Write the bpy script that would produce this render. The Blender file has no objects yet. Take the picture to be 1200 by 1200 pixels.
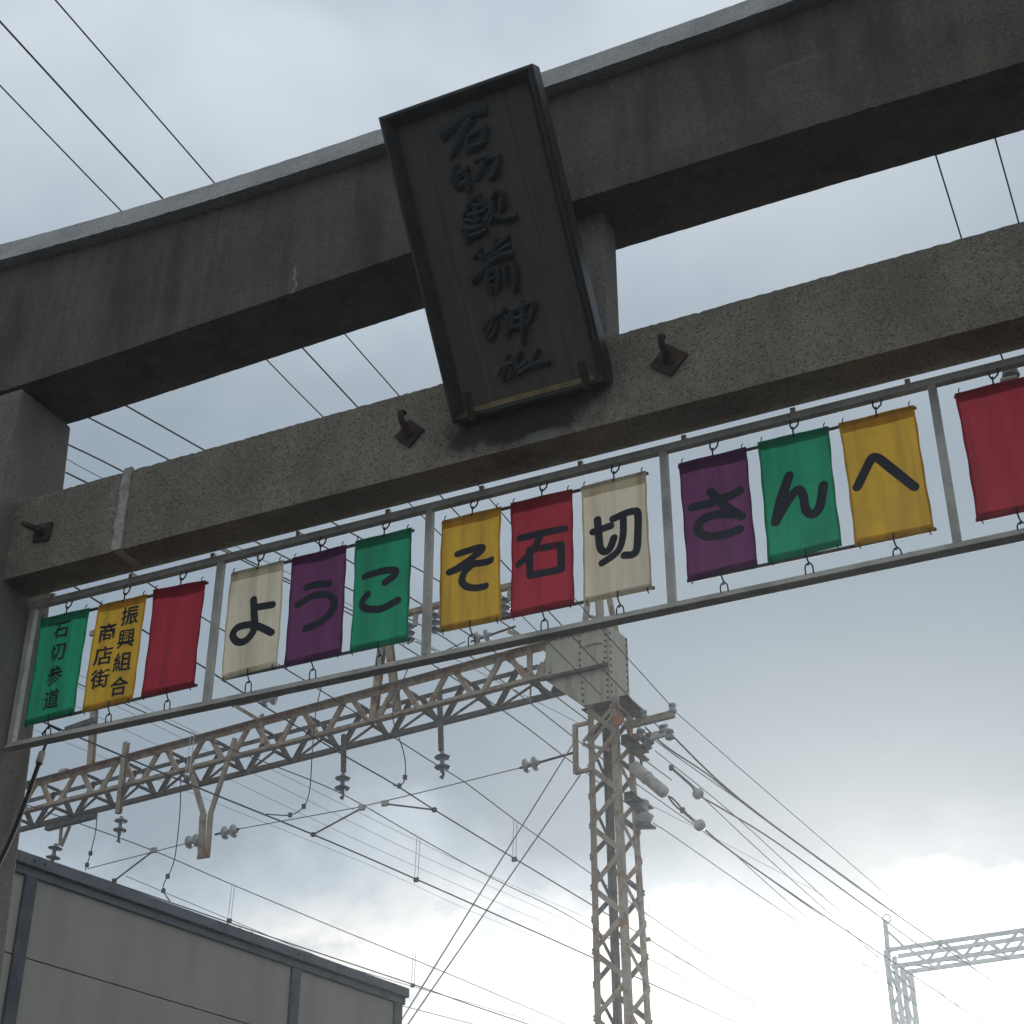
import bpy, math, random
from mathutils import Vector as V, Matrix
import numpy as np
random.seed(7)
S = bpy.context.scene
COL = S.collection
R = math.radians

# ---------------------------------------------------------------- camera
FPX, PITCH, YAW = 1898.0, R(31.0), R(25.2)
CAM = V((0, 0, 1.6))
FW = V((-math.sin(YAW)*math.cos(PITCH), math.cos(YAW)*math.cos(PITCH), math.sin(PITCH)))
RT = V((math.cos(YAW), math.sin(YAW), 0)); UP = RT.cross(FW)
cam = bpy.data.cameras.new('camera'); co = bpy.data.objects.new('camera', cam); COL.objects.link(co)
cam.sensor_width = 36; cam.lens = FPX/1200*36; cam.clip_start = .05; cam.clip_end = 3000
co.matrix_world = Matrix.Translation(CAM) @ Matrix((RT, UP, -FW)).transposed().to_4x4()
S.camera = co
S.view_settings.view_transform = 'Standard'; S.view_settings.look = 'None'
S.view_settings.exposure = 0; S.view_settings.gamma = 1; S.view_settings.use_curve_mapping = False

# ---------------------------------------------------------------- sun and sky
SAZ, SEL = R(-12.0), R(11.0)
SUN = V((math.sin(SAZ)*math.cos(SEL), math.cos(SAZ)*math.cos(SEL), math.sin(SEL)))
sl = bpy.data.lights.new('sun', 'SUN'); sl.energy = 1.0; sl.angle = R(14); sl.color = (1, .96, .9)
so = bpy.data.objects.new('sun', sl); COL.objects.link(so)
so.rotation_euler = SUN.to_track_quat('Z', 'Y').to_euler(); so.location = SUN*60

W = bpy.data.worlds.new('World'); S.world = W; W.use_nodes = True
nt = W.node_tree; nt.nodes.clear()

class NG:
    """tiny node graph helper"""
    def __init__(s, tree): s.t = tree
    def n(s, typ, **kw):
        nd = s.t.nodes.new(typ)
        for k, v in kw.items(): setattr(nd, k, v)
        return nd
    def put(s, sock, v):
        if hasattr(v, 'is_linked'): s.t.links.new(v, sock)
        elif v is not None:
            if hasattr(sock.default_value, '__len__') and not hasattr(v, '__len__'): v = [v]*len(sock.default_value)
            if hasattr(sock.default_value, '__len__') and len(sock.default_value) == 4 and len(v) == 3: v = (*v, 1)
            sock.default_value = v
    def m(s, op, a, b=None, c=None, clamp=False):
        nd = s.n('ShaderNodeMath', operation=op); nd.use_clamp = clamp
        for i, x in enumerate((a, b, c)):
            if x is not None: s.put(nd.inputs[i], x)
        return nd.outputs[0]
    def vm(s, op, a, b=None):
        nd = s.n('ShaderNodeVectorMath', operation=op); s.put(nd.inputs[0], a)
        if b is not None: s.put(nd.inputs[1], b)
        return nd.outputs['Value'] if op in ('DOT_PRODUCT', 'LENGTH', 'DISTANCE') else nd.outputs[0]
    def ss(s, x, a, b, lo=0., hi=1.):
        nd = s.n('ShaderNodeMapRange', interpolation_type='SMOOTHSTEP'); s.put(nd.inputs[0], x)
        for i, q in enumerate((a, b, lo, hi)): nd.inputs[i+1].default_value = q
        return nd.outputs[0]
    def noise(s, vec, scale, detail=4, rough=.55, dist=0.):
        nd = s.n('ShaderNodeTexNoise'); s.put(nd.inputs['Vector'], vec)
        nd.inputs['Scale'].default_value = scale; nd.inputs['Detail'].default_value = detail
        nd.inputs['Roughness'].default_value = rough; nd.inputs['Distortion'].default_value = dist
        return nd.outputs['Fac']
    def mix(s, f, a, b, mode='MIX'):
        nd = s.n('ShaderNodeMix', data_type='RGBA', blend_type=mode); s.put(nd.inputs[0], f)
        s.put(nd.inputs[6], a); s.put(nd.inputs[7], b); return nd.outputs[2]
    def mapv(s, vec, scale=(1, 1, 1), loc=(0, 0, 0)):
        nd = s.n('ShaderNodeMapping'); s.put(nd.inputs[0], vec)
        nd.inputs['Scale'].default_value = scale; nd.inputs['Location'].default_value = loc; return nd.outputs[0]

g = NG(nt)
sky = g.n('ShaderNodeTexSky', sky_type='NISHITA'); sky.sun_disc = False
sky.sun_elevation = SEL; sky.sun_rotation = SAZ; sky.air_density = 1.2; sky.dust_density = 2.5
tc = g.n('ShaderNodeTexCoord').outputs['Generated']
sep = g.n('ShaderNodeSeparateXYZ'); g.put(sep.inputs[0], tc); zc = sep.outputs[2]
dsun = g.vm('DOT_PRODUCT', tc, tuple(SUN))
# cloud sheet coordinates: direction projected on a flat layer, so clouds flatten towards the horizon
den = g.m('ADD', g.m('MAXIMUM', zc, 0.0), 0.16)
cmb = g.n('ShaderNodeCombineXYZ'); g.put(cmb.inputs[0], g.m('DIVIDE', sep.outputs[0], den)); g.put(cmb.inputs[1], g.m('DIVIDE', sep.outputs[1], den))
cl = cmb.outputs[0]
n1 = g.noise(g.mapv(cl, loc=(3.1, 1.7, .3)), .85, 3, .5)
n2 = g.noise(g.mapv(cl, loc=(7.1, 2.7, .8)), 2.6, 7, .55, .3)
n3 = g.noise(g.mapv(tc, loc=(.4, 1.2, 2.2)), 7, 6, .5, .2)
nn = g.m('ADD', g.m('MULTIPLY', n1, .6), g.m('MULTIPLY', n2, .4))
shade = g.ss(nn, .36, .64)
ccol = g.mix(shade, (.34, .41, .485), (.52, .61, .695))
# lighter, bluer overhead on the high thin sheet
n4 = g.noise(g.mapv(tc, loc=(1.4, .2, .9)), 2.6, 4, .5, .2)
ccol = g.mix(g.ss(zc, .50, .78, 0, .8), ccol, g.mix(g.ss(n4, .38, .62), (.50, .585, .68), (.82, .89, .94)))
# darker base band of the cloud bank low in the sky
n5 = g.noise(g.mapv(tc, (1, 1, 1.8), (2.4, 5.2, .2)), 24, 6, .6, .3)
edge = g.m('ADD', g.m('ADD', zc, g.m('MULTIPLY', g.m('SUBTRACT', n3, .5), .17)), g.m('MULTIPLY', g.m('SUBTRACT', n5, .5), .05))
band = g.m('MULTIPLY', g.ss(edge, .31, .36), g.ss(edge, .64, .46))
ccol = g.mix(g.m('MULTIPLY', band, .80), ccol, (.248, .322, .392))
# bright gap under the bank, towards the hidden sun
gap = g.m('MULTIPLY', g.ss(edge, .319, .282), g.ss(dsun, .80, .965))
glow = g.m('POWER', g.m('MAXIMUM', dsun, 0.0), 26.0)
glow2 = g.m('POWER', g.m('MAXIMUM', dsun, 0.0), 150.0)
gcol = g.mix(g.ss(g.m('ADD', g.m('MULTIPLY', n5, .5), g.m('MULTIPLY', n3, .5)), .40, .56), (.52, .57, .62), (.96, .95, .92))
ccol = g.mix(gap, ccol, gcol)
add = g.n('ShaderNodeCombineXYZ')
gl = g.m('ADD', g.m('MULTIPLY', glow, g.m('ADD', g.m('MULTIPLY', gap, .55), .05)), g.m('MULTIPLY', glow2, g.m('ADD', g.m('MULTIPLY', gap, 1.2), .1)))
for i, k in enumerate((.93, 1.0, .98)): g.put(add.inputs[i], g.m('MULTIPLY', gl, k))
ccol = g.mix(1.0, ccol, add.outputs[0], 'ADD')
# unseen sky away from the sun, darkened to dim the front faces
ccol = g.mix(g.ss(dsun, .40, -.5, 0, .30), ccol, (.17, .19, .21))
b1 = g.n('ShaderNodeBackground'); g.put(b1.inputs[0], sky.outputs[0]); b1.inputs[1].default_value = .1
b2 = g.n('ShaderNodeBackground'); g.put(b2.inputs[0], ccol); b2.inputs[1].default_value = 1.0
mx = g.n('ShaderNodeMixShader'); mx.inputs[0].default_value = .95
nt.links.new(b1.outputs[0], mx.inputs[1]); nt.links.new(b2.outputs[0], mx.inputs[2])
nt.links.new(mx.outputs[0], g.n('ShaderNodeOutputWorld').inputs[0])

# ---------------------------------------------------------------- geometry helpers
def ray(x, y): return FW*FPX + RT*(x-600) + UP*(600-y)
def aty(x, y, Y): r = ray(x, y); return CAM + r*(Y/r.y)
def atx(x, y, X): r = ray(x, y); return CAM + r*(X/r.x)
def atz(x, y, Z): r = ray(x, y); return CAM + r*((Z-1.6)/r.z)
def atp(x, y, P0, n): r = ray(x, y); return CAM + r*((P0-CAM).dot(n)/r.dot(n))

class M:
    def __init__(s): s.v = []; s.f = []; s.sm = False
    def add(s, vs, fs):
        b = len(s.v); s.v += [V(p) for p in vs]; s.f += [tuple(i+b for i in f) for f in fs]; return s
    def box(s, lo, hi, A=None):
        x0, y0, z0 = lo; x1, y1, z1 = hi
        vs = [V(p) for p in ((x0,y0,z0),(x1,y0,z0),(x1,y1,z0),(x0,y1,z0),(x0,y0,z1),(x1,y0,z1),(x1,y1,z1),(x0,y1,z1))]
        if A: vs = [A @ p for p in vs]
        return s.add(vs, [(0,3,2,1),(4,5,6,7),(0,1,5,4),(1,2,6,5),(2,3,7,6),(3,0,4,7)])
    def prism(s, prof, p, q, up=V((0,0,1)), caps=True):
        """closed 2D profile swept from p to q"""
        p, q = V(p), V(q); d = (q-p).normalized(); side = d.cross(up)
        if side.length < 1e-4: side = d.cross(V((0,1,0)))
        side.normalize(); u = side.cross(d); n = len(prof)
        vs = [p+side*a+u*b for a, b in prof]+[q+side*a+u*b for a, b in prof]
        fs = [(i, (i+1) % n, n+(i+1) % n, n+i) for i in range(n)]
        if caps: fs += [tuple(range(n))[::-1], tuple(range(n, 2*n))]
        return s.add(vs, fs)
    def bar(s, p, q, w, h, up=V((0,0,1))):
        return s.prism([(-w/2,-h/2),(w/2,-h/2),(w/2,h/2),(-w/2,h/2)], p, q, up)
    def angle(s, p, q, w, t, up=V((0,0,1)), sx=1, sy=1):
        pr = [(0,0),(w*sx,0),(w*sx,t*sy),(t*sx,t*sy),(t*sx,w*sy),(0,w*sy)]
        return s.prism(pr, p, q, up)
    def channel(s, p, q, w, h, t, up=V((0,0,1))):
        pr = [(-w/2,-h/2),(w/2,-h/2),(w/2,-h/2+t),(-w/2+t,-h/2+t),(-w/2+t,h/2-t),(w/2,h/2-t),(w/2,h/2),(-w/2,h/2)]
        return s.prism(pr, p, q, up)
    def tube(s, pts, r, n=8, caps=True):
        pts = [V(p) for p in pts]; m = len(pts); ref = None; rings = []
        for i, p in enumerate(pts):
            d = (pts[min(i+1, m-1)]-pts[max(i-1, 0)]).normalized()
            if ref is None: ref = d.cross(V((0,0,1)) if abs(d.z) < .9 else V((0,1,0))).normalized()
            a = (ref-d*ref.dot(d)).normalized(); ref = a; b = d.cross(a)
            rr = r[i] if hasattr(r, '__len__') else r
            rings.append([p+a*rr*math.cos(2*math.pi*k/n)+b*rr*math.sin(2*math.pi*k/n) for k in range(n)])
        vs = [x for q in rings for x in q]; fs = []
        for i in range(m-1):
            for k in range(n):
                k2 = (k+1) % n; fs.append((i*n+k, i*n+k2, (i+1)*n+k2, (i+1)*n+k))
        if caps: fs += [tuple(range(n))[::-1], tuple(range((m-1)*n, m*n))]
        s.sm = n > 6; return s.add(vs, fs)
    def lathe(s, p, axis, prof, n=14):
        """profile of (distance along axis, radius)"""
        axis = V(axis).normalized(); pts = [V(p)+axis*a for a, _ in prof]
        ref = axis.cross(V((0,0,1)) if abs(axis.z) < .9 else V((0,1,0))).normalized(); b = axis.cross(ref)
        vs = []; fs = []; m = len(prof)
        for q, (_, r) in zip(pts, prof):
            vs += [q+ref*r*math.cos(2*math.pi*k/n)+b*r*math.sin(2*math.pi*k/n) for k in range(n)]
        for i in range(m-1):
            for k in range(n):
                k2 = (k+1) % n; fs.append((i*n+k, i*n+k2, (i+1)*n+k2, (i+1)*n+k))
        fs += [tuple(range(n))[::-1], tuple(range((m-1)*n, m*n))]
        s.sm = True; return s.add(vs, fs)
    def build(s, name, mat, parent=None, bevel=0, kind=None, label=None):
        me = bpy.data.meshes.new(name); off = V((0,0,0)); q = parent
        while q is not None: off += q.location; q = q.parent
        me.from_pydata([tuple(p-off) for p in s.v], [], s.f); me.materials.append(mat)
        if s.sm:
            me.polygons.foreach_set('use_smooth', [True]*len(me.polygons))
            me.set_sharp_from_angle(angle=R(40))
        me.update()
        o = bpy.data.objects.new(name, me); COL.objects.link(o)
        if parent is not None: o.parent = parent
        if bevel:
            b = o.modifiers.new('bevel', 'BEVEL'); b.width = bevel; b.segments = 2; b.limit_method = 'ANGLE'
        if kind: o['kind'] = kind
        if label: o['label'] = label
        return o

def thing(name, loc, label, cat, group=None):
    o = bpy.data.objects.new(name, None); o.location = loc; o.empty_display_size = .2; COL.objects.link(o)
    o['label'] = label; o['category'] = cat
    if group: o['group'] = group
    return o
def tag(o, label, cat, group=None):
    o['label'] = label; o['category'] = cat
    if group: o['group'] = group
    return o

# ---------------------------------------------------------------- materials
def mat(name, col, rough=.7, metal=0., noise=None, bump=None, spec=.3, fn=None):
    m = bpy.data.materials.new(name); m.use_nodes = True; t = NG(m.node_tree)
    b = m.node_tree.nodes['Principled BSDF']; b.inputs['Roughness'].default_value = rough
    b.inputs['Metallic'].default_value = metal; b.inputs['Specular IOR Level'].default_value = spec
    geo = t.n('ShaderNodeNewGeometry').outputs['Position']
    c = (*col, 1)
    if noise:
        col2, sc, det, lo, hi = noise
        c = t.mix(t.ss(t.noise(geo, sc, det, .6), lo, hi), c, (*col2, 1))
    if fn: c = fn(t, geo, c)
    t.put(b.inputs['Base Color'], c)
    if bump:
        bn = t.n('ShaderNodeBump'); bn.inputs['Strength'].default_value = bump[1]; bn.inputs['Distance'].default_value = bump[2] if len(bump) > 2 else .004
        t.put(bn.inputs['Height'], t.noise(geo, bump[0], 4, .6)); t.put(b.inputs['Normal'], bn.outputs[0])
    return m

def concrete(name, base, dark, stainfn=None, streak=.5, speck=1.0):
    def fn(t, geo, c):
        vo = t.n('ShaderNodeTexVoronoi'); t.put(vo.inputs['Vector'], t.vm('ADD', geo, t.mapv(geo, (0,0,0), (.3,.2,.1)))); vo.inputs['Scale'].default_value = 92
        rnd = t.n('ShaderNodeSeparateColor'); t.put(rnd.inputs[0], vo.outputs['Color'])
        chip = t.m('MULTIPLY', t.m('GREATER_THAN', rnd.outputs[0], .80), t.ss(vo.outputs['Distance'], .52, .38))
        lite = t.m('MULTIPLY', t.m('LESS_THAN', rnd.outputs[0], .22), t.ss(vo.outputs['Distance'], .5, .3))
        c = t.mix(t.ss(t.noise(geo, 2.2, 5, .6), .35, .68), base, tuple(x*.72 for x in base))
        chip = t.m('MAXIMUM', chip, t.ss(t.noise(geo, 75, 3, .7), .58, .66))
        c = t.mix(t.m('MULTIPLY', chip, .78*speck), c, tuple(x*.18 for x in base))
        c = t.mix(t.m('MULTIPLY', lite, .45*speck), c, tuple(min(1, x*1.9) for x in base))
        st = t.ss(t.noise(t.mapv(geo, (3.2, 3.2, .55)), 1.6, 6, .62), .42, .70)
        c = t.mix(t.m('MULTIPLY', st, streak), c, dark)
        s2 = t.ss(t.noise(t.mapv(geo, (11, 11, .8), (2, 3, 1)), 1.5, 6, .65), .50, .72)
        c = t.mix(t.m('MULTIPLY', s2, streak*.5), c, dark)
        c = t.mix(t.m('MULTIPLY', t.ss(t.noise(geo, 38, 3, .6), .5, .75), .35), c, tuple(x*.5 for x in base))
        if stainfn: c = stainfn(t, geo, c)
        return c
    m = mat(name, base, .9, fn=fn, spec=.15)
    t = NG(m.node_tree); b = m.node_tree.nodes['Principled BSDF']
    geo = t.n('ShaderNodeNewGeometry').outputs['Position']
    vo = t.n('ShaderNodeTexVoronoi'); t.put(vo.inputs['Vector'], geo); vo.inputs['Scale'].default_value = 64
    bn = t.n('ShaderNodeBump'); bn.inputs['Strength'].default_value = .5; bn.inputs['Distance'].default_value = .003
    t.put(bn.inputs['Height'], t.m('ADD', vo.outputs['Distance'], t.noise(geo, 55, 3, .6))); t.put(b.inputs['Normal'], bn.outputs[0])
    return m

def blob(t, geo, c, centre, scale, amount, color, ns=6, edge=(1.0, .45)):
    d = t.vm('LENGTH', t.vm('MULTIPLY', t.vm('SUBTRACT', geo, centre), tuple(1/s for s in scale)))
    d = t.m('ADD', d, t.m('MULTIPLY', t.m('SUBTRACT', t.noise(geo, ns, 5, .65), .5), 1.1))
    return t.mix(t.m('MULTIPLY', t.ss(d, edge[0], edge[1]), amount), c, color)

YF = 5.96                                      # front face of the top beam
P_crack, P_scuff, P_scuff2 = aty(345, 330, YF), aty(930, 76, YF), aty(690, 165, YF)
def crack(t, geo, c, P, h, w, wob, col):
    s = t.n('ShaderNodeSeparateXYZ'); t.put(s.inputs[0], t.vm('SUBTRACT', geo, tuple(P)))
    dx = t.m('ABSOLUTE', t.m('ADD', s.outputs[0], t.m('MULTIPLY', t.m('SUBTRACT', t.noise(t.mapv(geo, (.01, .01, 1)), 16, 3, .6), .5), wob)))
    dz = t.m('ABSOLUTE', s.outputs[2])
    k = t.m('MULTIPLY', t.ss(dx, w, w*.2), t.ss(dz, h, h*.7))
    k = t.m('MULTIPLY', k, t.m('MULTIPLY', t.ss(t.noise(geo, 60, 3, .6), .3, .55), t.m('LESS_THAN', s.outputs[1], .006)))
    return t.mix(k, c, col)
def st_top(t, geo, c):
    c = crack(t, geo, c, P_crack, .13, .012, .10, (.42, .40, .36))
    s = t.n('ShaderNodeSeparateXYZ'); t.put(s.inputs[0], t.vm('SUBTRACT', geo, tuple(P_scuff)))
    k = t.m('MULTIPLY', t.ss(t.m('ABSOLUTE', s.outputs[0]), .20, .10), t.ss(t.m('ABSOLUTE', t.m('ADD', s.outputs[2], t.m('MULTIPLY', t.m('SUBTRACT', t.noise(geo, 9, 3), .5), .09))), .022, .006))
    c = t.mix(t.m('MULTIPLY', k, .55), c, (.24, .21, .17))
    return c
P_drip = aty(610, 500, 6.085)
def st_nuki(t, geo, c):
    c = blob(t, geo, c, tuple(P_drip+V((0,0,.03))), (.58, .5, .20), .93, (.02, .02, .02), 7)
    c = blob(t, geo, c, tuple(P_drip+V((.12,0,-.09))), (.16, .4, .05), .5, (.36, .34, .29), 14)
    return c
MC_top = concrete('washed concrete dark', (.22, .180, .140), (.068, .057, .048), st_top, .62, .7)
MC_cap = concrete('washed concrete cap skylit', (.54, .51, .47), (.30, .285, .265), None, .35, .75)  # paler base stands in for extra skylight on the sloping cap
MC_nuki = concrete('washed concrete pebbled', (.37, .31, .24), (.18, .15, .115), st_nuki, .35, 1.0)
MC_pil = concrete('washed concrete post', (.34, .30, .25), (.17, .15, .13), None, .35, .8)
M_mortar = mat('mortar patch', (.62, .57, .48), .95, noise=((.40, .36, .30), 14, 5, .4, .65), bump=(40, .7, .006))
M_wood = mat('aged dark wood', (.13, .11, .085), .55, fn=lambda t, geo, c: t.mix(t.ss(t.noise(t.mapv(geo, (9, 1.0, .9)), 2.0, 6, .6), .35, .7), (.185, .15, .112), (.145, .118, .088)), bump=(30, .15, .002), spec=.35)
M_wframe = mat('plaque frame lacquer', (.035, .027, .021), .45, noise=((.07, .05, .035), 9, 5, .45, .7), spec=.4)
M_lip = mat('bare golden wood', (.30, .22, .10), .6, noise=((.16, .11, .05), 12, 5, .4, .65))
M_carve = mat('blackened carving', (.034, .034, .034), .5, noise=((.048, .048, .047), 10, 4, .4, .7), spec=.45)
M_iron = mat('rusty iron', (.055, .036, .028), .7, .2, noise=((.12, .055, .035), 22, 5, .45, .65), bump=(60, .5, .002))
M_blk = mat('black steel wire', (.02, .02, .022), .5, .4)
M_gal = mat('galvanised steel', (.42, .42, .40), .5, .35, noise=((.24, .235, .22), 6, 6, .4, .68), bump=(30, .1, .001),
            fn=None, spec=.5)
def galv(t, geo, c):
    k = t.ss(t.noise(geo, 5, 6, .6), .38, .7)
    c = t.mix(k, (.74, .68, .58), (.46, .42, .36))
    return t.mix(t.m('MULTIPLY', t.ss(t.noise(t.mapv(geo, (1, 1, 1), (3, 4, 5)), 26, 5, .65), .58, .75), .6), c, (.10, .085, .07))
M_gal = mat('galvanised frame tube', (.4, .4, .4), .5, .0, fn=galv, spec=.5)
M_rod = mat('dull grey rod', (.16, .155, .15), .5, .3, noise=((.08, .075, .07), 18, 4, .4, .7))
def rusty(t, geo, c):
    k = t.ss(t.noise(geo, 1.5, 6, .62), .42, .66)
    c = t.mix(k, (.56, .44, .315), (.39, .295, .205))
    r = t.ss(t.noise(t.mapv(geo, (1, 1, 1), (9, 2, 4)), 4.5, 7, .68), .50, .62)
    return t.mix(t.m('MULTIPLY', r, .8), c, (.34, .13, .05))
M_paint = mat('weathered cream steel paint', (.4, .4, .4), .65, fn=rusty, bump=(40, .15, .002), spec=.25)
def rusty2(t, geo, c):
    r = t.ss(t.noise(geo, 6, 7, .65), .40, .62)
    return t.mix(r, (.52, .40, .26), (.38, .155, .06))
M_rust = mat('rusted steel chord', (.3, .2, .1), .75, fn=rusty2, bump=(40, .2, .002), spec=.2)
M_pale = mat('haze-paled lattice paint', (.78, .80, .82), .55, noise=((.66, .68, .70), 3, 5, .4, .65))  # haze and glare put into the colour of the cream-painted far gantry
M_dark = mat('dark and shaded steel', (.15, .13, .115), .65, noise=((.08, .062, .05), 5, 5, .4, .65))  # dark fittings; also painted shade on the gantry's back and inner members
M_plate = mat('riveted plate paint', (.40, .375, .33), .6, fn=lambda t, geo, c: t.mix(t.m('MULTIPLY', t.ss(t.noise(t.mapv(geo, (5, 5, .7)), 1.4, 7, .65), .48, .68), .6), (.66, .58, .43), (.40, .31, .19)), spec=.3)
M_orange = mat('orange marking paint', (.62, .17, .04), .6, noise=((.42, .16, .07), 20, 4, .4, .7))
M_porc = mat('white porcelain', (.52, .52, .52), .22, noise=((.38, .37, .35), 9, 4, .4, .7), spec=.6)
M_porcg = mat('grey weathered porcelain', (.27, .29, .31), .3, noise=((.16, .17, .18), 9, 4, .4, .7), spec=.5)
M_wire = mat('dark stranded wire', (.05, .055, .06), .6, .2)
M_wirel = mat('pale galvanised wire', (.33, .34, .35), .5, .3)
M_drop = mat('bright dropper wire', (.80, .80, .78), .4, .1)
M_panel = mat('grey wall sheet', (.33, .32, .29), .7, fn=lambda t, geo, c: t.mix(t.m('MULTIPLY', t.ss(t.noise(t.mapv(geo, (2, 2, .5)), 1.2, 6, .6), .4, .7), .55), (.56, .495, .42), (.42, .37, .31)), spec=.25)
M_post = mat('grey steel post', (.17, .175, .18), .55, .1, noise=((.11, .115, .12), 3, 5, .4, .65))
M_cop = mat('grey coping sheet', (.20, .205, .215), .45, .1, noise=((.13, .135, .145), 4, 5, .4, .65), spec=.4)
M_gnd = mat('asphalt', (.045, .043, .042), .9, noise=((.028, .027, .026), 1.5, 6, .4, .65))

def cloth(name, col, dirt):
    m = bpy.data.materials.new(name); m.use_nodes = True; t = NG(m.node_tree); m.node_tree.nodes.clear()
    geo = t.n('ShaderNodeNewGeometry').outputs['Position']
    st = t.ss(t.noise(t.mapv(geo, (9, 1, .5)), 1.3, 5, .6), .45, .75)
    c = t.mix(t.m('MULTIPLY', st, .7), col, dirt)
    c = t.mix(t.m('MULTIPLY', t.ss(t.noise(t.mapv(geo, (16, 1, 1.6), (5, 1, 2)), 1.0, 3, .55), .40, .66), .38), c, tuple(x*.55 for x in col))  # shading of vertical folds mixed into the cloth colour
    c = t.mix(t.m('MULTIPLY', t.ss(t.noise(t.mapv(geo, (1, 1, 1), (8, 1, 3)), 5.0, 4, .6), .45, .7), .3), c, dirt)
    c = t.mix(t.m('MULTIPLY', t.ss(t.noise(geo, 140, 2, .6), .4, .7), .12), c, tuple(x*.5 for x in col))
    d = t.n('ShaderNodeBsdfDiffuse'); tr = t.n('ShaderNodeBsdfTranslucent'); t.put(d.inputs[0], c); t.put(tr.inputs[0], c)
    mx = t.n('ShaderNodeMixShader'); mx.inputs[0].default_value = .52
    m.node_tree.links.new(d.outputs[0], mx.inputs[1]); m.node_tree.links.new(tr.outputs[0], mx.inputs[2])
    bn = t.n('ShaderNodeBump'); bn.inputs['Strength'].default_value = .3; bn.inputs['Distance'].default_value = .002
    t.put(bn.inputs['Height'], t.noise(geo, 400, 2)); t.put(d.inputs['Normal'], bn.outputs[0])
    m.node_tree.links.new(mx.outputs[0], t.n('ShaderNodeOutputMaterial').inputs[0]); return m
CL = dict(green=cloth('green cloth', (.028, .37, .20), (.03, .17, .10)), yellow=cloth('yellow cloth', (.80, .49, .06), (.46, .28, .06)),
          red=cloth('red cloth', (.47, .045, .07), (.27, .035, .055)), cream=cloth('cream cloth', (.86, .78, .61), (.58, .48, .34)),
          purple=cloth('purple cloth', (.20, .06, .17), (.11, .045, .095)))
M_ink = mat('faded black print', (.040, .046, .058), .8, spec=.1)

# ---------------------------------------------------------------- ground
gm = M().add([(-900,-900,0),(900,-900,0),(900,900,0),(-900,900,0)], [(0,1,2,3)])
gnd = gm.build('ground', M_gnd, kind='structure')

# ---------------------------------------------------------------- stone gateway
XC, XI = -2.70, 3.36                           # centre and half the clear width
gate = thing('shrine_gate', (XC, 6.2, 0), 'massive weathered washed-concrete shrine gateway spanning the whole view', 'gateway')
def sori(x): return .15*max(0, (abs(x-XC)-.8)/3)**2
XS = list(np.linspace(XC-5.6, XC+5.6, 321))
ERR = random.Random(8)
def lowz(x):
    a = x-XC
    if a < 0: return 7.372-.082*min(1, max(0, (-a-.6)/2.6))
    return 7.368-.03*min(1, max(0, (a-1.5)/2))
def sweep(name, prof_fn, m, bevel=0):
    me = M(); n = len(prof_fn(XS[0])); vs = []; fs = []
    for x in XS: vs += [(x, y+ERR.uniform(-.001, .001), z+ERR.uniform(-.0012, .0012)+(ERR.uniform(.002, .008)*(1 if k_ == 0 else -1) if ERR.random() < .015 and k_ < 2 else 0)) for k_, (y, z) in enumerate(prof_fn(x))]
    for i in range(len(XS)-1):
        for k in range(n):
            k2 = (k+1) % n; fs.append((i*n+k, i*n+k2, (i+1)*n+k2, (i+1)*n+k))
    fs += [tuple(range(n))[::-1], tuple(range((len(XS)-1)*n, len(XS)*n))]
    return me.add(vs, fs).build(name, m, gate, bevel)
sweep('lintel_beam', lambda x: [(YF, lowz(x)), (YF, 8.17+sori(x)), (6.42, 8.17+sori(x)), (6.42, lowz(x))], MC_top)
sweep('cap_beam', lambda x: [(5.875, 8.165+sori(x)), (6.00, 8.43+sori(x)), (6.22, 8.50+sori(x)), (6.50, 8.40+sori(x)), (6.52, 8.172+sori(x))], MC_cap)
for sgn in (-1, 1):
    xi, xo = XC+sgn*XI, XC+sgn*(XI+.62)
    pm = M(); zs = [0, 1.5, 3.0, 4.5, 6.0, 7.26]; vs = []; fs = []
    for z in zs:
        bk = 6.42+(7.3-z)*.045+(.02 if z < 6.5 else 0); xx = xo+sgn*(7.3-z)*.02; fr = 5.957-(7.3-z)*.004
        vs += [(xi, fr, z), (xx, fr, z), (xx, bk, z), (xi, bk, z)]
    for i in range(len(zs)-1):
        for k in range(4): k2 = (k+1) % 4; fs.append((i*4+k, i*4+k2, (i+1)*4+k2, (i+1)*4+k))
    fs += [(3,2,1,0), tuple(range(len(zs)*4-4, len(zs)*4))]
    pm.add(vs, fs).build('pillar', MC_pil, gate, .015)
    M().box((min(xi-sgn*.12, xo+sgn*.35), 5.70, 0), (max(xi-sgn*.12, xo+sgn*.35), 6.95, .55)).build('plinth', MC_pil, gate, .03)
nz0, nz1 = 6.013, 6.535
NY0, NY1 = 6.085, 6.325
nk = M()
xs = list(np.linspace(XC-XI-.02, XC+XI+.02, 300)); rr = random.Random(3)
tops = [nz1+rr.uniform(-.003, .003)+(-.006 if rr.random() < .05 else 0) for _ in xs]
vs = []; fs = []
for x, t_ in zip(xs, tops): vs += [(x, NY0, nz0-.004), (x, NY0, t_-.01), (x, NY0+.03, t_), (x, NY1, t_), (x, NY1, nz0-.004)]
for i in range(len(xs)-1):
    for k in range(5): k2 = (k+1) % 5; fs.append((i*5+k, i*5+k2, (i+1)*5+k2, (i+1)*5+k))
fs += [(4,3,2,1,0), tuple(range(len(xs)*5-5, len(xs)*5))]
nk.add(vs, fs).build('tie_beam', MC_nuki, gate)
for sgn in (-1, 1):                             # tie beam ends beyond the posts
    a, b = sorted((XC+sgn*(XI+.66), XC+sgn*(XI+1.15)))
    M().box((a, NY0, nz0), (b, NY1, nz1)).build('tie_beam_end', MC_nuki, gate, .01)
sx1 = aty(707, 262, 6.10).x
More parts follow.
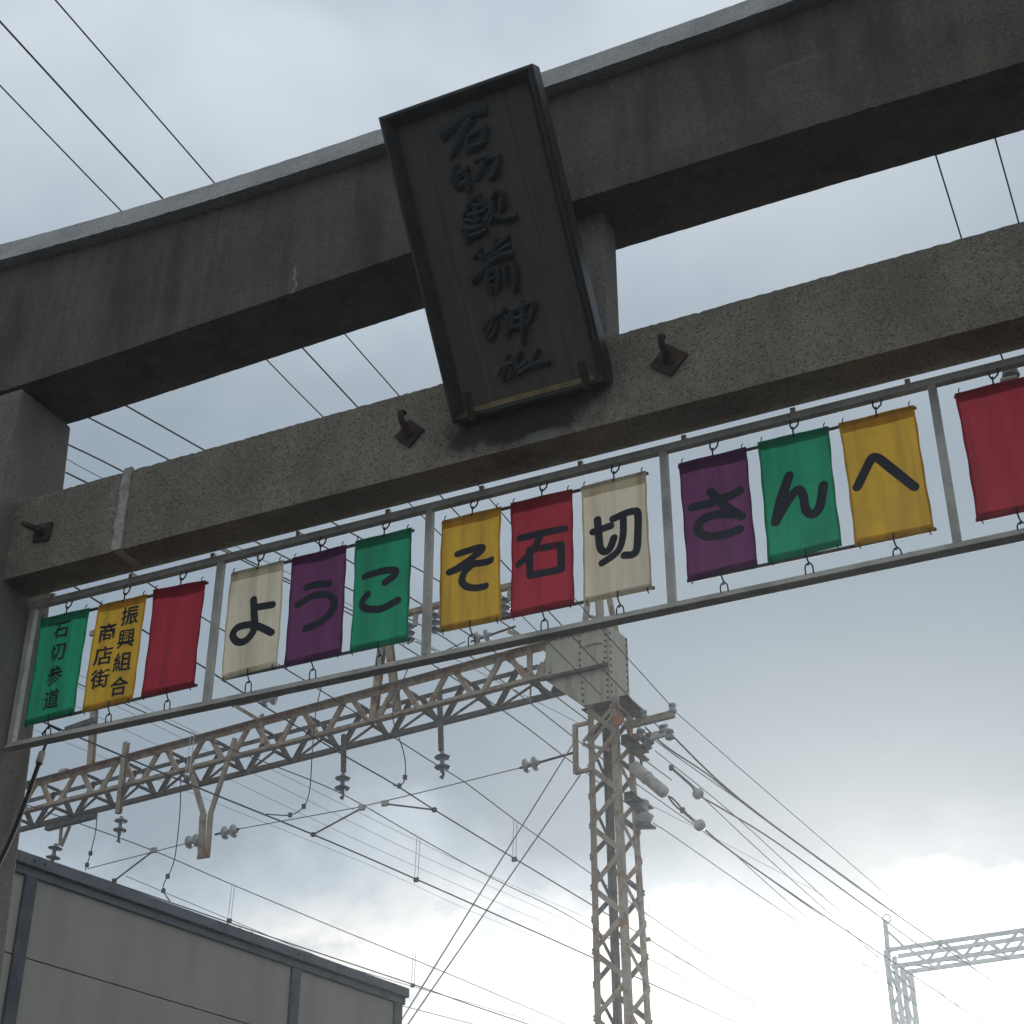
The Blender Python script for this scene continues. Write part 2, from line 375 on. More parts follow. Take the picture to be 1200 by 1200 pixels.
M().box((XC-(sx1-XC), 6.10, nz1-.02), (sx1, 6.28, 7.40)).build('centre_strut', MC_pil, gate, .01)
# mortar band on the tie beam
mm = M(); q = 14; vs = []; fs = []; rr = random.Random(5)
for i in range(q+1):
    z = nz0-.006+(nz1+.012-nz0)*i/q; x = -5.262+.004*i/q
    vs += [(x-.028-rr.uniform(0, .014), NY0-.012, z), (x+.026+rr.uniform(-.002, .003), NY0-.014, z)]
for i in range(q): fs.append((2*i, 2*i+1, 2*i+3, 2*i+2))
n0 = len(vs); vs += [(a, NY0+.01, c) for a, b, c in vs]
for i in range(q):
    fs.append((2*i, 2*i+2, n0+2*i+2, n0+2*i)); fs.append((2*i+1, n0+2*i+1, n0+2*i+3, 2*i+3))
fs += [(0, n0, n0+1, 1), (2*q, 2*q+1, n0+2*q+1, n0+2*q)]
mm.add(vs, fs).build('mortar_band', M_mortar, gate)
M().box((-5.285, NY0+.01, nz0-.014), (-5.232, NY1-.06, nz0-.0045)).build('mortar_band', M_mortar, gate)
# iron anchors with hooks
def anchor(px, py, rot, hk, s=.062):
    P = aty(px, py, NY0-.008)
    A = Matrix.Translation(P) @ Matrix.Rotation(R(rot), 4, 'Y')
    o = M().box((-s, -.008, -s), (s, .007, s), A).build('anchor_plate', M_iron, gate, .003)
    pts = [A @ V((0, -.005, 0))]
    hx, hz = hk
    pts = [P+V((0, -.01, 0)), P+V((hx*.25, -.05, hz*.2)), P+V((hx*.7, -.075, hz*.55)), P+V((hx, -.08, hz)), P+V((hx*1.1, -.055, hz*1.25)), P+V((hx*.9, -.035, hz*1.3))]
    M().tube(pts, [.024, .020, .017, .016, .015, .014], 8).build('hook', M_iron, o)
    M().tube([P+V((0, -.008, 0)), P+V((0, -.028, 0))], [.036, .024], 8).build('boss', M_iron, o)
anchor(480, 508, 45, (-.015, .085)); anchor(784, 422, 42, (-.01, .09), .070); anchor(50, 624, 4, (-.075, .035), .058)

# ---------------------------------------------------------------- name plaque
AL = R(33.6)
PD = V((0, -math.sin(AL), math.cos(AL)))       # up along the plaque
PN = V((0, -math.cos(AL), -math.sin(AL)))      # out of its face, towards the street
PB = V((XC-.043, 6.035, 6.212))                  # middle of its bottom front edge
PW, PH = .858, 1.60
plq = thing('shrine_name_plaque', PB, 'tall dark framed wooden name plaque leaning forward on the gateway centre', 'plaque')
def pl(u, w, d=0.): return PB+V((u, 0, 0))+PD*w+PN*d
def plbox(u0, u1, w0, w1, d0, d1):
    m = M(); vs = [pl(u, w, d) for d in (d0, d1) for u, w in ((u0,w0),(u1,w0),(u1,w1),(u0,w1))]
    return m.add(vs, [(0,3,2,1),(4,5,6,7),(0,1,5,4),(1,2,6,5),(2,3,7,6),(3,0,4,7)])
fwid = .062
nb = 5                                          # board planks
for i in range(nb):
    a = -PW/2+fwid*.6+(PW-fwid*1.2)*i/nb; b = -PW/2+fwid*.6+(PW-fwid*1.2)*(i+1)/nb
    plbox(a+.0008, b-.0008, .03, PH-.03, -.075, -.055+.0008*(i % 2)).build('board_plank', M_wood, plq, .001)
plbox(-PW/2+.03, PW/2-.03, .02, PH-.02, -.10, -.077).build('backing', M_wframe, plq)
def rail(name, a, b, inward, m):
    # bevelled moulding from a to b (u,w), mitred
    m_ = M(); vs = []
    (u0, w0), (u1, w1) = a, b; du, dw = inward
    L = math.hypot(u1-u0, w1-w0); tu, tw = (u1-u0)/L, (w1-w0)/L
    for (u, w, sg) in ((u0, w0, 1), (u1, w1, -1)):
        for off, d in ((0, -.10), (0, .0), (.016, .008), (.030, .0), (fwid, -.048), (fwid, -.10)):
            vs.append(pl(u+du*off+tu*off*sg, w+dw*off+tw*off*sg, d))
    n = 6
    m_.add(vs, [(i, (i+1) % n, n+(i+1) % n, n+i) for i in range(n)]+[tuple(range(n))[::-1], tuple(range(n, 2*n))])
    return m_.build(name, m, plq)
c_ = [(-PW/2, 0), (PW/2, 0), (PW/2, PH), (-PW/2, PH)]
rail('side_rail', c_[0], c_[3], (1, 0), M_wframe); rail('side_rail', c_[1], c_[2], (-1, 0), M_wframe)
rail('top_rail', c_[3], c_[2], (0, -1), M_wframe); rail('bottom_rail', c_[0], c_[1], (0, 1), M_wframe)
M().add([pl(-PW/2+.070, .031, .0045), pl(PW/2-.070, .031, .0045), pl(PW/2-.085, .060, -.040), pl(-PW/2+.085, .060, -.040),
         pl(-PW/2+.070, .031, -.002), pl(PW/2-.070, .031, -.002), pl(PW/2-.085, .060, -.050), pl(-PW/2+.085, .060, -.050)],
        [(0,1,2,3),(7,6,5,4),(0,4,5,1),(3,2,6,7),(0,3,7,4),(1,5,6,2)]).build('worn_lip', M_lip, plq)
for u in (-PW/2+.115, PW/2-.115):
    plbox(u-.020, u+.020, -.012, .135, -.0, .016).build('retaining_bracket', M_iron, plq, .003)
    plbox(u-.018, u+.018, -.012, -.001, -.16, .015).build('retaining_bracket', M_iron, plq, .002)
plbox(PW/2-.060, PW/2-.028, .20, 1.0, -.19, -.101).build('back_batten', mat('lit-toned batten', (.75, .70, .60), .7, noise=((.55, .5, .42), 8, 4, .4, .6)), plq, .002)  # right batten's lit look is put into its light colour
plbox(-PW/2+.028, -PW/2+.060, .20, 1.0, -.19, -.101).build('back_batten', M_wframe, plq, .002)

# brush characters, carved proud of the board: (points, half widths) in the photograph's own grid, projected on the board
def smooth(pts, ws, k=5):
    n = len(pts); out = []; ow = []
    for i in range(n-1):
        p0, p1, p2, p3 = pts[max(i-1,0)], pts[i], pts[i+1], pts[min(i+2,n-1)]
        for j in range(k):
            t = j/k
            f = lambda a, b, c, d: .5*(2*b+(c-a)*t+(2*a-5*b+4*c-d)*t*t+(3*b-a-3*c+d)*t**3)
            out.append(tuple(f(p0[q], p1[q], p2[q], p3[q]) for q in range(len(pts[0])))); ow.append(ws[i]*(1-t)+ws[i+1]*t)
    out.append(tuple(pts[-1])); ow.append(ws[-1]); return out, ow
BP = pl(0, 0, -.0535)
def brush(me, pts, ws, ox, oy, sc, lift):
    p3 = [atp(ox+x/sc, oy+y/sc, BP, PN) for x, y in pts]
    uw = [((p-BP).x, (p-BP).dot(PD)) for p in p3]
    k = 1.4/sc/1898*7.5
    uw, w = smooth(uw, [a*k for a in ws], 5); n = len(uw); top = []; bot = []
    L = []; Rr = []
    for i, (u, w_) in enumerate(uw):
        a, b = uw[max(i-1,0)], uw[min(i+1,n-1)]; du, dw = b[0]-a[0], b[1]-a[1]; l = math.hypot(du, dw) or 1
        nx, ny = -dw/l, du/l; h = w[i]
        L.append((u+nx*h, w_+ny*h)); Rr.append((u-nx*h, w_-ny*h))
    vs = []; fs = []
    for (a, b), (c, d) in zip(L, Rr):
        vs += [BP+V((a,0,0))+PD*b-PN*.004, BP+V((a,0,0))+PD*b+PN*(lift*.75), BP+V(((a+c)/2,0,0))+PD*((b+d)/2)+PN*lift, BP+V((c,0,0))+PD*d+PN*(lift*.75), BP+V((c,0,0))+PD*d-PN*.004]
    for i in range(n-1):
        for q in range(4): fs.append((i*5+q, i*5+q+1, (i+1)*5+q+1, (i+1)*5+q))
    fs += [(4,3,2,1,0), tuple(range((n-1)*5, n*5))]
    me.add(vs, fs)
A_ = (500, 100, 12); B_ = (510, 180, 10); C_ = (530, 270, 12); D_ = (550, 350, 12)
chars = [
 (A_, [([(190,730),(330,610),(520,470),(690,370),(850,340)], [70,60,48,55,62]), ([(640,470),(520,640),(420,850),(330,1040)], [45,52,52,22]),
       ([(610,690),(585,800),(600,940)], [34,34,40]), ([(600,720),(720,650),(830,610),(820,700),(800,820)], [28,30,44,46,30]), ([(610,880),(720,850),(850,790)], [34,40,26])]),
 (B_, [([(185,300),(290,235),(400,165)], [34,36,30]), ([(250,130),(245,260),(250,370),(300,385),(400,300)], [30,34,34,30,16]), ([(370,230),(390,330),(400,440)], [28,30,30]),
       ([(470,95),(560,50),(640,30)], [30,28,22]), ([(590,90),(550,180),(485,310)], [34,36,26]), ([(600,70),(740,40),(735,140),(700,250),(630,290)], [26,34,36,34,16])]),
 (B_, [([(540,480),(430,560),(330,745)], [26,32,18]), ([(480,500),(540,560),(610,650)], [20,30,22]), ([(430,620),(560,600)], [20,20]), ([(390,740),(500,700),(600,670)], [24,24,18]),
       ([(485,600),(480,760),(490,900)], [24,26,22]), ([(350,780),(450,800),(540,770)], [22,20,22]), ([(320,880),(400,890),(560,850)], [30,32,22]), ([(370,900),(380,980),(400,1060)], [20,24,20]),
       ([(420,980),(520,940),(620,890)], [24,26,18]), ([(660,540),(720,440),(800,500),(790,620),(760,700)], [26,32,36,36,22]), ([(690,560),(670,680),(610,800)], [28,28,20]),
       ([(640,700),(720,740),(850,760),(970,720)], [18,26,36,28]), ([(700,640),(690,740),(640,820)], [24,24,18])]),
 (C_, [([(300,400),(360,330),(420,240)], [30,28,16]), ([(370,340),(430,380),(450,480)], [20,28,26]), ([(500,330),(600,250),(700,170),(810,80)], [20,30,26,26]), ([(620,120),(600,250),(530,420)], [26,30,24]),
       ([(560,330),(640,330)], [20,26]), ([(640,330),(720,260),(830,200)], [18,24,24]),
       ([(280,730),(400,600),(520,480),(680,370),(880,320)], [56,50,44,40,44]), ([(540,520),(510,700),(560,900)], [34,36,32]), ([(530,600),(640,530),(660,700),(640,860)], [22,30,36,22]),
       ([(540,700),(620,660)], [20,22]), ([(545,800),(620,760)], [20,22]), ([(750,500),(755,620),(770,740)], [34,32,22]), ([(860,440),(900,560),(910,720),(870,880)], [30,36,38,22])]),
 (D_, [([(470,190),(520,130)], [30,34]), ([(200,440),(280,330),(350,240),(470,220)], [34,34,30,30]), ([(360,260),(300,430),(250,560)], [28,32,26]), ([(400,330),(380,450),(300,580)], [22,28,26]),
       ([(500,240),(550,340),(540,540)], [22,32,26]), ([(620,160),(620,300),(600,440)], [30,30,24]), ([(630,180),(760,110),(910,60),(890,200),(850,340)], [26,30,38,36,24]),
       ([(630,290),(740,260),(860,220)], [22,26,20]), ([(630,410),(740,380),(850,330)], [22,28,20]), ([(750,20),(765,200),(770,400),(765,640)], [26,36,38,26])]),
 (D_, [([(560,780),(520,850)], [24,30]), ([(600,900),(480,960),(420,1080)], [24,30,20]), ([(520,920),(500,1040),(480,1170)], [22,32,28]), ([(560,960),(600,1040),(570,1130)], [18,26,20]),
       ([(740,740),(680,830),(620,930)], [30,36,26]), ([(640,960),(740,960),(830,880)], [24,32,26]), ([(660,900),(690,980),(680,1060)], [20,24,20]),
       ([(990,700),(930,800),(900,920)], [30,34,26]), ([(700,1060),(840,960),(1000,900),(1140,900)], [26,34,38,34])]),
]
for (ox, oy, sc), strokes in chars:
    me = M()
    for i, (pts, ws) in enumerate(strokes): brush(me, pts, ws, ox, oy, sc, .017+.0007*i)
    me.build('carved_character', M_carve, plq)

# ---------------------------------------------------------------- banner frame
FY = 6.335
frm = thing('banner_rack', (XC, FY, 5.05), 'long galvanised steel frame of six bays hung under the lower gateway beam', 'rack')
FT, FBt = 5.972, 5.057
xl = XC-XI+.035
posts = [xl] + [aty(x, y, FY-.02).x for x, y in ((248.5, 740), (499.5, 680), (781, 615), (1106.5, 545))]
posts += [posts[-1]+1.31, XC+XI-.03]
def lrail(name, z0, z1):
    m = M().box((posts[0]-.018, FY-.02, z0), (posts[-1]+.018, FY+.02, z1))
    return m.build(name, M_gal, frm, .003)
lrail('top_rail', FT-.04, FT); lrail('bottom_rail', FBt, FBt+.042)
M().box((posts[0], FY-.055, FBt-.004), (posts[-1], FY-.0205, FBt+.002)).build('bottom_flange', M_gal, frm)
M().box((posts[0], FY+.0205, FT-.004), (posts[-1], FY+.05, FT+.001)).build('top_flange', M_gal, frm)
for i, x in enumerate(posts):
    M().box((x-.019, FY-.0185, FBt+.042), (x+.019, FY+.0185, FT-.04)).build('post', M_gal, frm, .003)
for k in range(12):
    x = -5.9+k*.55
    M().box((x-.012, FY-.012, FT+.001), (x+.012, FY+.012, FT+.03)).build('fixing_lug', M_gal, frm)

BY = 6.300                                      # banners hang just in front of the frame's centre plane
def PZ(px, py): return aty(px, py, BY)
rnd = random.Random(11)
BANN = [ # corners TL TR BR BL, colour
 ([(47.5,725),(105,712),(87,835),(28,851)], 'green'), ([(116,709),(172.5,696),(155,820),(96,835)], 'yellow'), ([(180,691),(241,679.5),(227.5,804.5),(165,817.5)], 'red'),
 ([(271,671),(332.5,656),(324,780),(259,797.5)], 'cream'), ([(342.5,654),(406,638),(400,766),(332.5,782)], 'purple'), ([(416,634),(482.5,618),(477.5,751),(409,765)], 'green'),
 ([(518,610),(587.5,593),(587.5,726),(515,741)], 'yellow'), ([(598,589.5),(670.5,572.5),(673,708),(597.5,724)], 'red'), ([(680.5,570),(757,551),(764.5,690.5),(684,707.5)], 'cream'),
 ([(795,543),(874.5,523.5),(888,662),(806,682)], 'purple'), ([(887.6,518),(971,499),(987,639),(900,660)], 'green'), ([(982.6,496),(1071,474),(1095.5,621.7),(1002,640)], 'yellow'),
 ([(1118.6,461),None,None,(1145,611)], 'red'),
]
def smoothpl(pts, k=6):
    o, _ = smooth(pts, [1]*len(pts), k); return o
Z2 = (240, 540, 4); Z3 = (490, 500, 4); Z4 = (760, 420, 1/.36667)
GLY = {
 3: (Z2, 13, [[(230,652),(233,705),(236,768),(225,812),(190,848),(155,850),(136,820),(160,785),(215,770),(265,782),(308,803)], [(236,690),(270,683),(313,672)]]),
 4: (Z2, 13, [[(480,596),(530,586),(585,579)], [(437,676),(500,645),(570,630),(604,650),(604,690),(575,738),(530,770),(476,788)]]),
 5: (Z2, 13, [[(756,548),(820,525),(880,515),(897,522),(885,545),(850,574)], [(768,632),(742,665),(750,692),(790,700),(840,694),(907,657)]]),
 6: (Z3, 12.5, [[(186,597),(240,580),(296,563),(280,590),(220,640),(150,685)], [(150,685),(240,648),(342,624)], [(262,640),(222,680),(207,725),(228,750),(265,755),(312,742)]]),
 7: (Z3, 13, [[(478,524),(580,504),(686,480)], [(578,508),(555,562),(515,610),(470,645)], [(524,585),(526,700)], [(524,582),(672,556)], [(672,556),(674,672)], [(526,700),(674,672)]]),
 8: (Z3, 13, [[(818,490),(860,475),(900,462)], [(838,432),(843,500),(850,562),(870,582),(895,568),(915,518)], [(912,430),(960,412),(1010,400),(1032,410),(1032,500),(1026,575),(1008,600),(965,602)], [(962,430),(960,510),(935,580),(860,636)]]),
 9: (Z4, 10.5, [[(142,480),(215,459),(290,421)], [(200,428),(240,468),(297,503)], [(285,497),(220,500),(175,520),(160,550),(185,571),(235,566),(290,545)]]),
 10: (Z4, 10.5, [[(448,372),(425,445),(407,525)], [(407,525),(445,450),(475,418),(495,440),(502,482),(525,500),(548,475),(560,407)]]),
 11: (Z4, 11, [[(667,410),(690,366),(712,326),(726,318),(745,328),(790,365),(850,412)]]),
}
FONT = bpy.data.curves.new('kanji', 'FONT')
fo = bpy.data.objects.new('kanji', FONT)
COL.objects.link(fo)
def glyph_mesh(ch, size):
    """outline of one sign as a flat mesh, centred, from Blender's built-in typeface"""
    FONT.body = ch; FONT.size = size; FONT.offset = .0009; FONT.resolution_u = 3
    FONT.align_x = 'CENTER'
    dg = bpy.context.evaluated_depsgraph_get(); dg.update()
    e = fo.evaluated_get(dg); me = e.to_mesh()
    vs = [v.co.copy() for v in me.vertices]; fs = [tuple(p.vertices) for p in me.polygons]; e.to_mesh_clear()
    if vs:
        cx = (min(v.x for v in vs)+max(v.x for v in vs))/2; cy = (min(v.y for v in vs)+max(v.y for v in vs))/2
        vs = [(v.x-cx, v.y-cy) for v in vs]
    return vs, fs
SMALL = {0: [('石',73.3,739.5),('切',69.2,766),('参',65.5,792.5),('道',61.4,820)],
         1: [('振',153,722),('興',148.2,748.5),('組',143.5,775.5),('合',140,804.5),('商',126.8,741.5),('店',122,769),('街',118.3,796)]}
LAB = ['green banner with small characters 石切参道 beside the left pillar', 'yellow banner with two columns of small characters',
       'plain red banner without characters', 'cream banner with the large character よ',
       'purple banner with the large character う', 'green banner with the large character こ', 'yellow banner with the large character そ',
       'red banner with the large character 石', 'cream banner with the large character 切', 'purple banner with the large character さ',
       'green banner with the large character ん', 'yellow banner with the large character へ', 'plain red banner']
rod_spans = {}
for bi, (cs, colr) in enumerate(BANN):
    if cs[1] is None:
        tl, bl = PZ(*cs[0]), PZ(*cs[3]); tr, br = tl+V((.345,0,0)), bl+V((.345,0,.0))
    else: tl, tr, br, bl = (PZ(*c) for c in cs)
    ph = rnd.uniform(0, 6); am = rnd.uniform(.006, .012); fr = rnd.uniform(10, 17); mid = (tl.x+tr.x)/2; fold = rnd.uniform(-.08, .08)
    def disp(x, z, ph=ph, am=am, fr=fr, mid=mid, top=tl.z, bot=bl.z, fold=fold):
        t = max(0, min(1, (top-z)/max(.01, top-bot))); e = math.sin(math.pi*t)
        return (-am*e*(math.sin(fr*x+ph+2*z)+.5*math.sin(2.3*fr*x+ph*2)) - .012*e*math.exp(-((x-mid-fold)/.035)**2)*(1-t) + .002*math.sin(26*x+ph)*max(0, 1-t*9))
    base = V((mid, BY, bl.z))
    bn = thing('banner', base, LAB[bi]+', '+('left', 'middle', 'right')[bi % 3]+' banner of the '+['first bay', 'second bay', 'third bay', 'fourth bay', 'fifth bay'][bi//3], 'banner', 'cloth banners hanging in the steel frame')
    def grid(u0, u1, w0, w1, nu, nw, off, wob=0):
        m = M(); vs = []; fs = []
        for j in range(nw+1):
            for i in range(nu+1):
                u = u0+(u1-u0)*i/nu; w = w0+(w1-w0)*j/nw
                p = (tl*(1-u)+tr*u)*(1-w)+(bl*(1-u)+br*u)*w
                if wob and j == nw: p = p+V((0, 0, wob*math.sin(u*7+ph)))
                vs.append((p.x-.007*(u-.5)*math.sin(math.pi*w)+.0016*math.sin(p.z*31+ph)*(1 if u in (0., 1.) else 0), BY+disp(p.x, p.z)+off, p.z))
        for j in range(nw):
            for i in range(nu): a = j*(nu+1)+i; fs.append((a, a+nu+1, a+nu+2, a+1))
        m.sm = True; return m.add(vs, fs)
    grid(0, 1, 0, 1, 26, 40, 0).build('cloth', CL[colr], bn)
    hh = rnd.uniform(.075, .11)
    grid(0.004, .996, 0, hh, 26, 6, .005, rnd.uniform(.0, .008)).build('top_hem', CL[colr], bn)
    grid(0.004, .996, .945, 1, 26, 4, .005).build('bottom_hem', CL[colr], bn)
    grid(0.0, .028, hh, .945, 3, 30, .004).build('side_hem', CL[colr], bn); grid(.972, 1.0, hh, .945, 3, 30, .004).build('side_hem', CL[colr], bn)
    # small ties at the four corners
    for u, q, s in ((.06, tl, 1), (.94, tl, 1), (.06, bl, -1), (.94, bl, -1)):
        a, b = (tl, tr) if s == 1 else (bl, br); p = a*(1-u)+b*u
        M().tube([p+V((0, -.006, -.012*s)), p+V((0, -.010, .006*s)), p+V((.004, -.002, .020*s))], .0028, 5).build('tie', M_blk, bn)
    if bi in GLY:
        (ox, oy, sc), hw, strokes = GLY[bi]; k = 0; m = M()
        for si, st in enumerate(strokes):
            P = smoothpl([(aty(ox+x/sc, oy+y/sc, BY).x, aty(ox+x/sc, oy+y/sc, BY).z) for x, y in st], 6) if len(st) > 2 else [(aty(ox+x/sc, oy+y/sc, BY).x, aty(ox+x/sc, oy+y/sc, BY).z) for x, y in st]
            h = 1.48*hw/sc/1898*((aty(ox+st[0][0]/sc, oy+st[0][1]/sc, BY)-CAM).dot(FW))
            n = len(P); cen = []; vs = []; fs = []
            # body with a centre line, then rounded ends
            for i, (x, z) in enumerate(P):
                a, b = P[max(i-1,0)], P[min(i+1,n-1)]; dx, dz = b[0]-a[0], b[1]-a[1]; l = math.hypot(dx, dz) or 1; nx, nz = -dz/l, dx/l
                for f in (1, .5, 0, -.5, -1): vs.append((x+nx*h*f, z+nz*h*f))
            for i in range(n-1):
                for q in range(4): fs.append((i*5+q, i*5+q+1, (i+1)*5+q+1, (i+1)*5+q))
            off = -.0022-.0004*si
            m.add([(x, BY+disp(x, z)+off, z) for x, z in vs], fs)
            for j_, (x, z) in enumerate((P[0], P[-1])):
                ring = [(x+h*math.cos(t*math.pi/9), z+h*math.sin(t*math.pi/9)) for t in range(18)]
                o2 = off-.00015*(j_+1)
                m.add([(x, BY+disp(x, z)+o2, z)]+[(a, BY+disp(a, b)+o2, b) for a, b in ring], [(0, 1+t, 1+(t+1) % 18) for t in range(18)])
            # rounded joints where the stroke turns sharply
            for i in range(1, n-1):
                a, b, c = P[i-1], P[i], P[i+1]
                d1 = math.atan2(b[1]-a[1], b[0]-a[0]); d2 = math.atan2(c[1]-b[1], c[0]-b[0]); dd = abs((d2-d1+math.pi) % (2*math.pi)-math.pi)
                if dd > .35:
                    o2 = off-.00005-.00002*(i % 4); x, z = b
                    ring = [(x+h*math.cos(t*math.pi/7), z+h*math.sin(t*math.pi/7)) for t in range(14)]
                    m.add([(x, BY+disp(x, z)+o2, z)]+[(a_, BY+disp(a_, b_)+o2, b_) for a_, b_ in ring], [(0, 1+t, 1+(t+1) % 14) for t in range(14)])
        m.build('printed_character', M_ink, bn)
    if bi in SMALL:
        for ch, px, py in SMALL[bi]:
            c = PZ(px, py); vs, fs = glyph_mesh(ch, .118)
            kx, kz = (1.0, 1.02)
            gm_ = M()
            for q_, (ex, ez) in enumerate(((0, 0), (-.0019, 0), (.0019, 0), (0, -.0014), (0, .0014))):
                gm_.add([(c.x+x+ex, BY+disp(c.x+x, c.z+z*1.02)-.007-.0004*q_, c.z+z*1.02+ez) for x, z in vs], fs)
            gm_.build('printed_character', M_ink, bn)
    rod_spans.setdefault(bi//3, []).append((tl, tr, bl, br, mid))
bpy.data.objects.remove(fo)
for k, lst in rod_spans.items():
    a, b = lst[0], lst[-1]
    e = V((.006, 0, 0)); y = V((0, .014, 0))
    if k == 4: b = (b[0]+V((1.05,0,0)), b[1]+V((.8,0,0)), b[2], b[3]+V((.8,0,0)), 0)
    M().tube([a[0]-e+y+V((0,0,-.012)), b[1]+e+y+V((0,0,-.012))], .009, 8).build('hanging_rod', M_rod, frm)
    M().tube([a[2]-e+y+V((0,0,.013)), b[3]+e+y+V((0,0,.013))], .009, 8).build('hanging_rod', M_rod, frm)
    for (tl, tr, bl, br, mid) in lst:
        x = mid+.0; zt = (tl.z+tr.z)/2; zb = (bl.z+br.z)/2; y0 = BY+.010
        # S hook: shank from the rail, open loop catching the rod eye
        M().tube([V((x-.012, FY-.005, FT-.04)), V((x-.010, y0, FT-.075)), V((x-.010, y0, zt+.052)), V((x-.004, y0, zt+.036)), V((x+.008, y0, zt+.034)), V((x+.026, y0, zt+.050)), V((x+.034, y0, zt+.080))], .0042, 6).build('hook', M_blk, frm)
        M().tube([V((x+.002, y0, zt+.046)), V((x+.0, y0, zt+.02)), V((x+.001, y0, zt-.010)), V((x+.002, y0-.012, zt-.016)), V((x+.002, y0-.014, zt-.004))], .0042, 6).build('hook', M_blk, frm)
        M().tube([V((x+.002, y0-.012, zb+.028)), V((x+.0, y0-.010, zb-.004)), V((x+.004, y0, zb-.03)), V((x+.012, y0, zb-.045)), V((x+.006, y0, zb-.052)), V((x-.004, y0, zb-.046))], .0038, 6).build('hook', M_blk, frm)
        pts = [V((x+.006+.018*math.cos(t), FY-.025, zb-.068+.026*math.sin(t)+(0 if math.sin(t) > 0 else 0))) for t in np.linspace(0, math.pi, 8)]
        pts = [V((x+.024, FY-.022, FBt+.036))]+pts+[V((x-.012, FY-.022, FBt+.036))]
        M().tube(pts, .0036, 6).build('staple', M_blk, frm)

# ---------------------------------------------------------------- railway: frames of reference
ZB = 12.0                                        # underside of the gantry beam
T0 = atz(637, 797, ZB); T1 = atz(27, 955, ZB)
gv = (T0-T1); gv.z = 0; gv.normalize()           # along the beam, to the right
gu = V((-gv.y, gv.x, 0))                         # away from the street
TU = V((math.sin(R(9)), math.cos(R(9)), 0))      # along the track
def gp(v, u, z): return V((T0.x, T0.y, 0))+gv*v+gu*u+V((0, 0, z))
def at(px, py, off=0.): return atp(px, py, gp(0, off, 0), gu)     # on the gantry's front plane, or off metres behind it
def lv(P): return (P-T0).dot(gv)
DEP = .56
gan = thing('catenary_gantry', gp(lv(at(697,1200)), 0, 0), 'near rusty cream lattice gantry with its column and beam over the railway', 'gantry')

def insul(p, axis, n, r, name, m, parent, pitch=None, cap=True):
    """string of porcelain bells along axis, n discs, starting at p"""
    axis = V(axis).normalized(); pitch = pitch or r*1.35; P = V(p)
    for i in range(n):
        q = P+axis*(pitch*i)
        M().lathe(q, axis, [(0, r*.28), (pitch*.18, r*.34), (pitch*.30, r*.45), (pitch*.40, r*.92), (pitch*.47, r*1.02), (pitch*.53, r*.95), (pitch*.56, r*.45), (pitch*.7, r*.32), (pitch*1.0, r*.28)], 16).build(name, m, parent)

hB = ZB; topL, topR = at(33, 915).z, at(600, 766).z
hT = (at(400, 818).z+topR)/2
VL = lv(at(-60, 975))-8.5                        # far left end, outside the photo
VR = lv(at(643, 760))
CH = .11
# chords: front pair, back pair in a dark colour standing in for shade
def chord(z, off, flip, m):
    a = VL
    k = 0; seg = 4.0
    while a < VR:
        b = min(a+seg, VR); sy = 1 if flip else -1
        M().angle(gp(a, off, z), gp(b-.004, off, z), CH if off < .1 else .08, .011, V((0,0,1)), -1 if off > .1 else 1, sy).build('chord', m, gan); a = b
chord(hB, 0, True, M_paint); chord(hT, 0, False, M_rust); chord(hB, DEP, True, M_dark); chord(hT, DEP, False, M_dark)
# webs
n0v = lv(at(70, 952-5)); per = abs(lv(at(213.5, 905))-lv(at(115+0, 935)))/1.0
# bottom nodes seen at about x = 70, 115, 160, 213 ... ; measured pitch along the beam
vA, vB = lv(at(118, 935)), lv(at(161, 925))
pitch = 1.0
nodes = []
vv = VR-.30
while vv > VL: nodes.append(vv); vv -= pitch
PW_ = .085
def web(p, q, m, off, w=.085):
    up = gu
    M().prism([(-w/2, 0), (w/2, 0), (w/2, .009), (-w/2+.009, .009), (-w/2+.009, .05), (-w/2, .05)], p, q, up if off < .1 else -up).build('web_member', m, gan)
inview = lambda v: v > lv(at(-30, 970))
for i, v in enumerate(nodes):
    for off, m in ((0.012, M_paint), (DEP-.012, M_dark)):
        a = gp(v, off, hB+.035); t1 = gp(v-pitch*.42, off, hT-.03); t2 = gp(v+pitch*.42, off, hT-.03)
        b1 = gp(v-pitch*.07, off, hB+.035); b2 = gp(v+pitch*.07, off, hB+.035)
        if not inview(v) and off > .1: continue
        web(b1, t1, m, off); web(b2, t2, m, off)
        if off < .1 and inview(v):
            # gusset plates at the nodes with bolts
            M().box((-.17, -.004, -.045), (.17, .004, .045), Matrix.Translation(gp(v, -.006, hB+.045)) @ Matrix.Rotation(math.atan2(gv.y, gv.x), 4, 'Z')).build('node_plate', M_paint, gan)
    if inview(v):
        # ties between the two faces
        M().bar(gp(v-.0, .02, hB+.01), gp(v, DEP-.02, hB+.01), .05, .04).build('cross_tie', M_dark, gan)
        M().bar(gp(v-pitch*.5, .02, hT-.012), gp(v-pitch*.5, DEP-.02, hT-.012), .05, .04).build('cross_tie', M_dark, gan)
        M().bar(gp(v+.03, .03, hB-.006), gp(v-pitch+.03, DEP-.03, hB-.006), .05, .012).build('cross_tie', M_rust, gan)
rv = M(); 
for v in np.arange(max(VL, lv(at(-30, 970))), VR, .16):
    for z in (hB+.05, hT-.05):
        if random.random() < .8: rv.box((-.011, -.012, -.011), (.011, 0, .011), Matrix.Translation(gp(v, -.001, z)))
rv.build('bolts', M_rust, gan, kind='stuff')

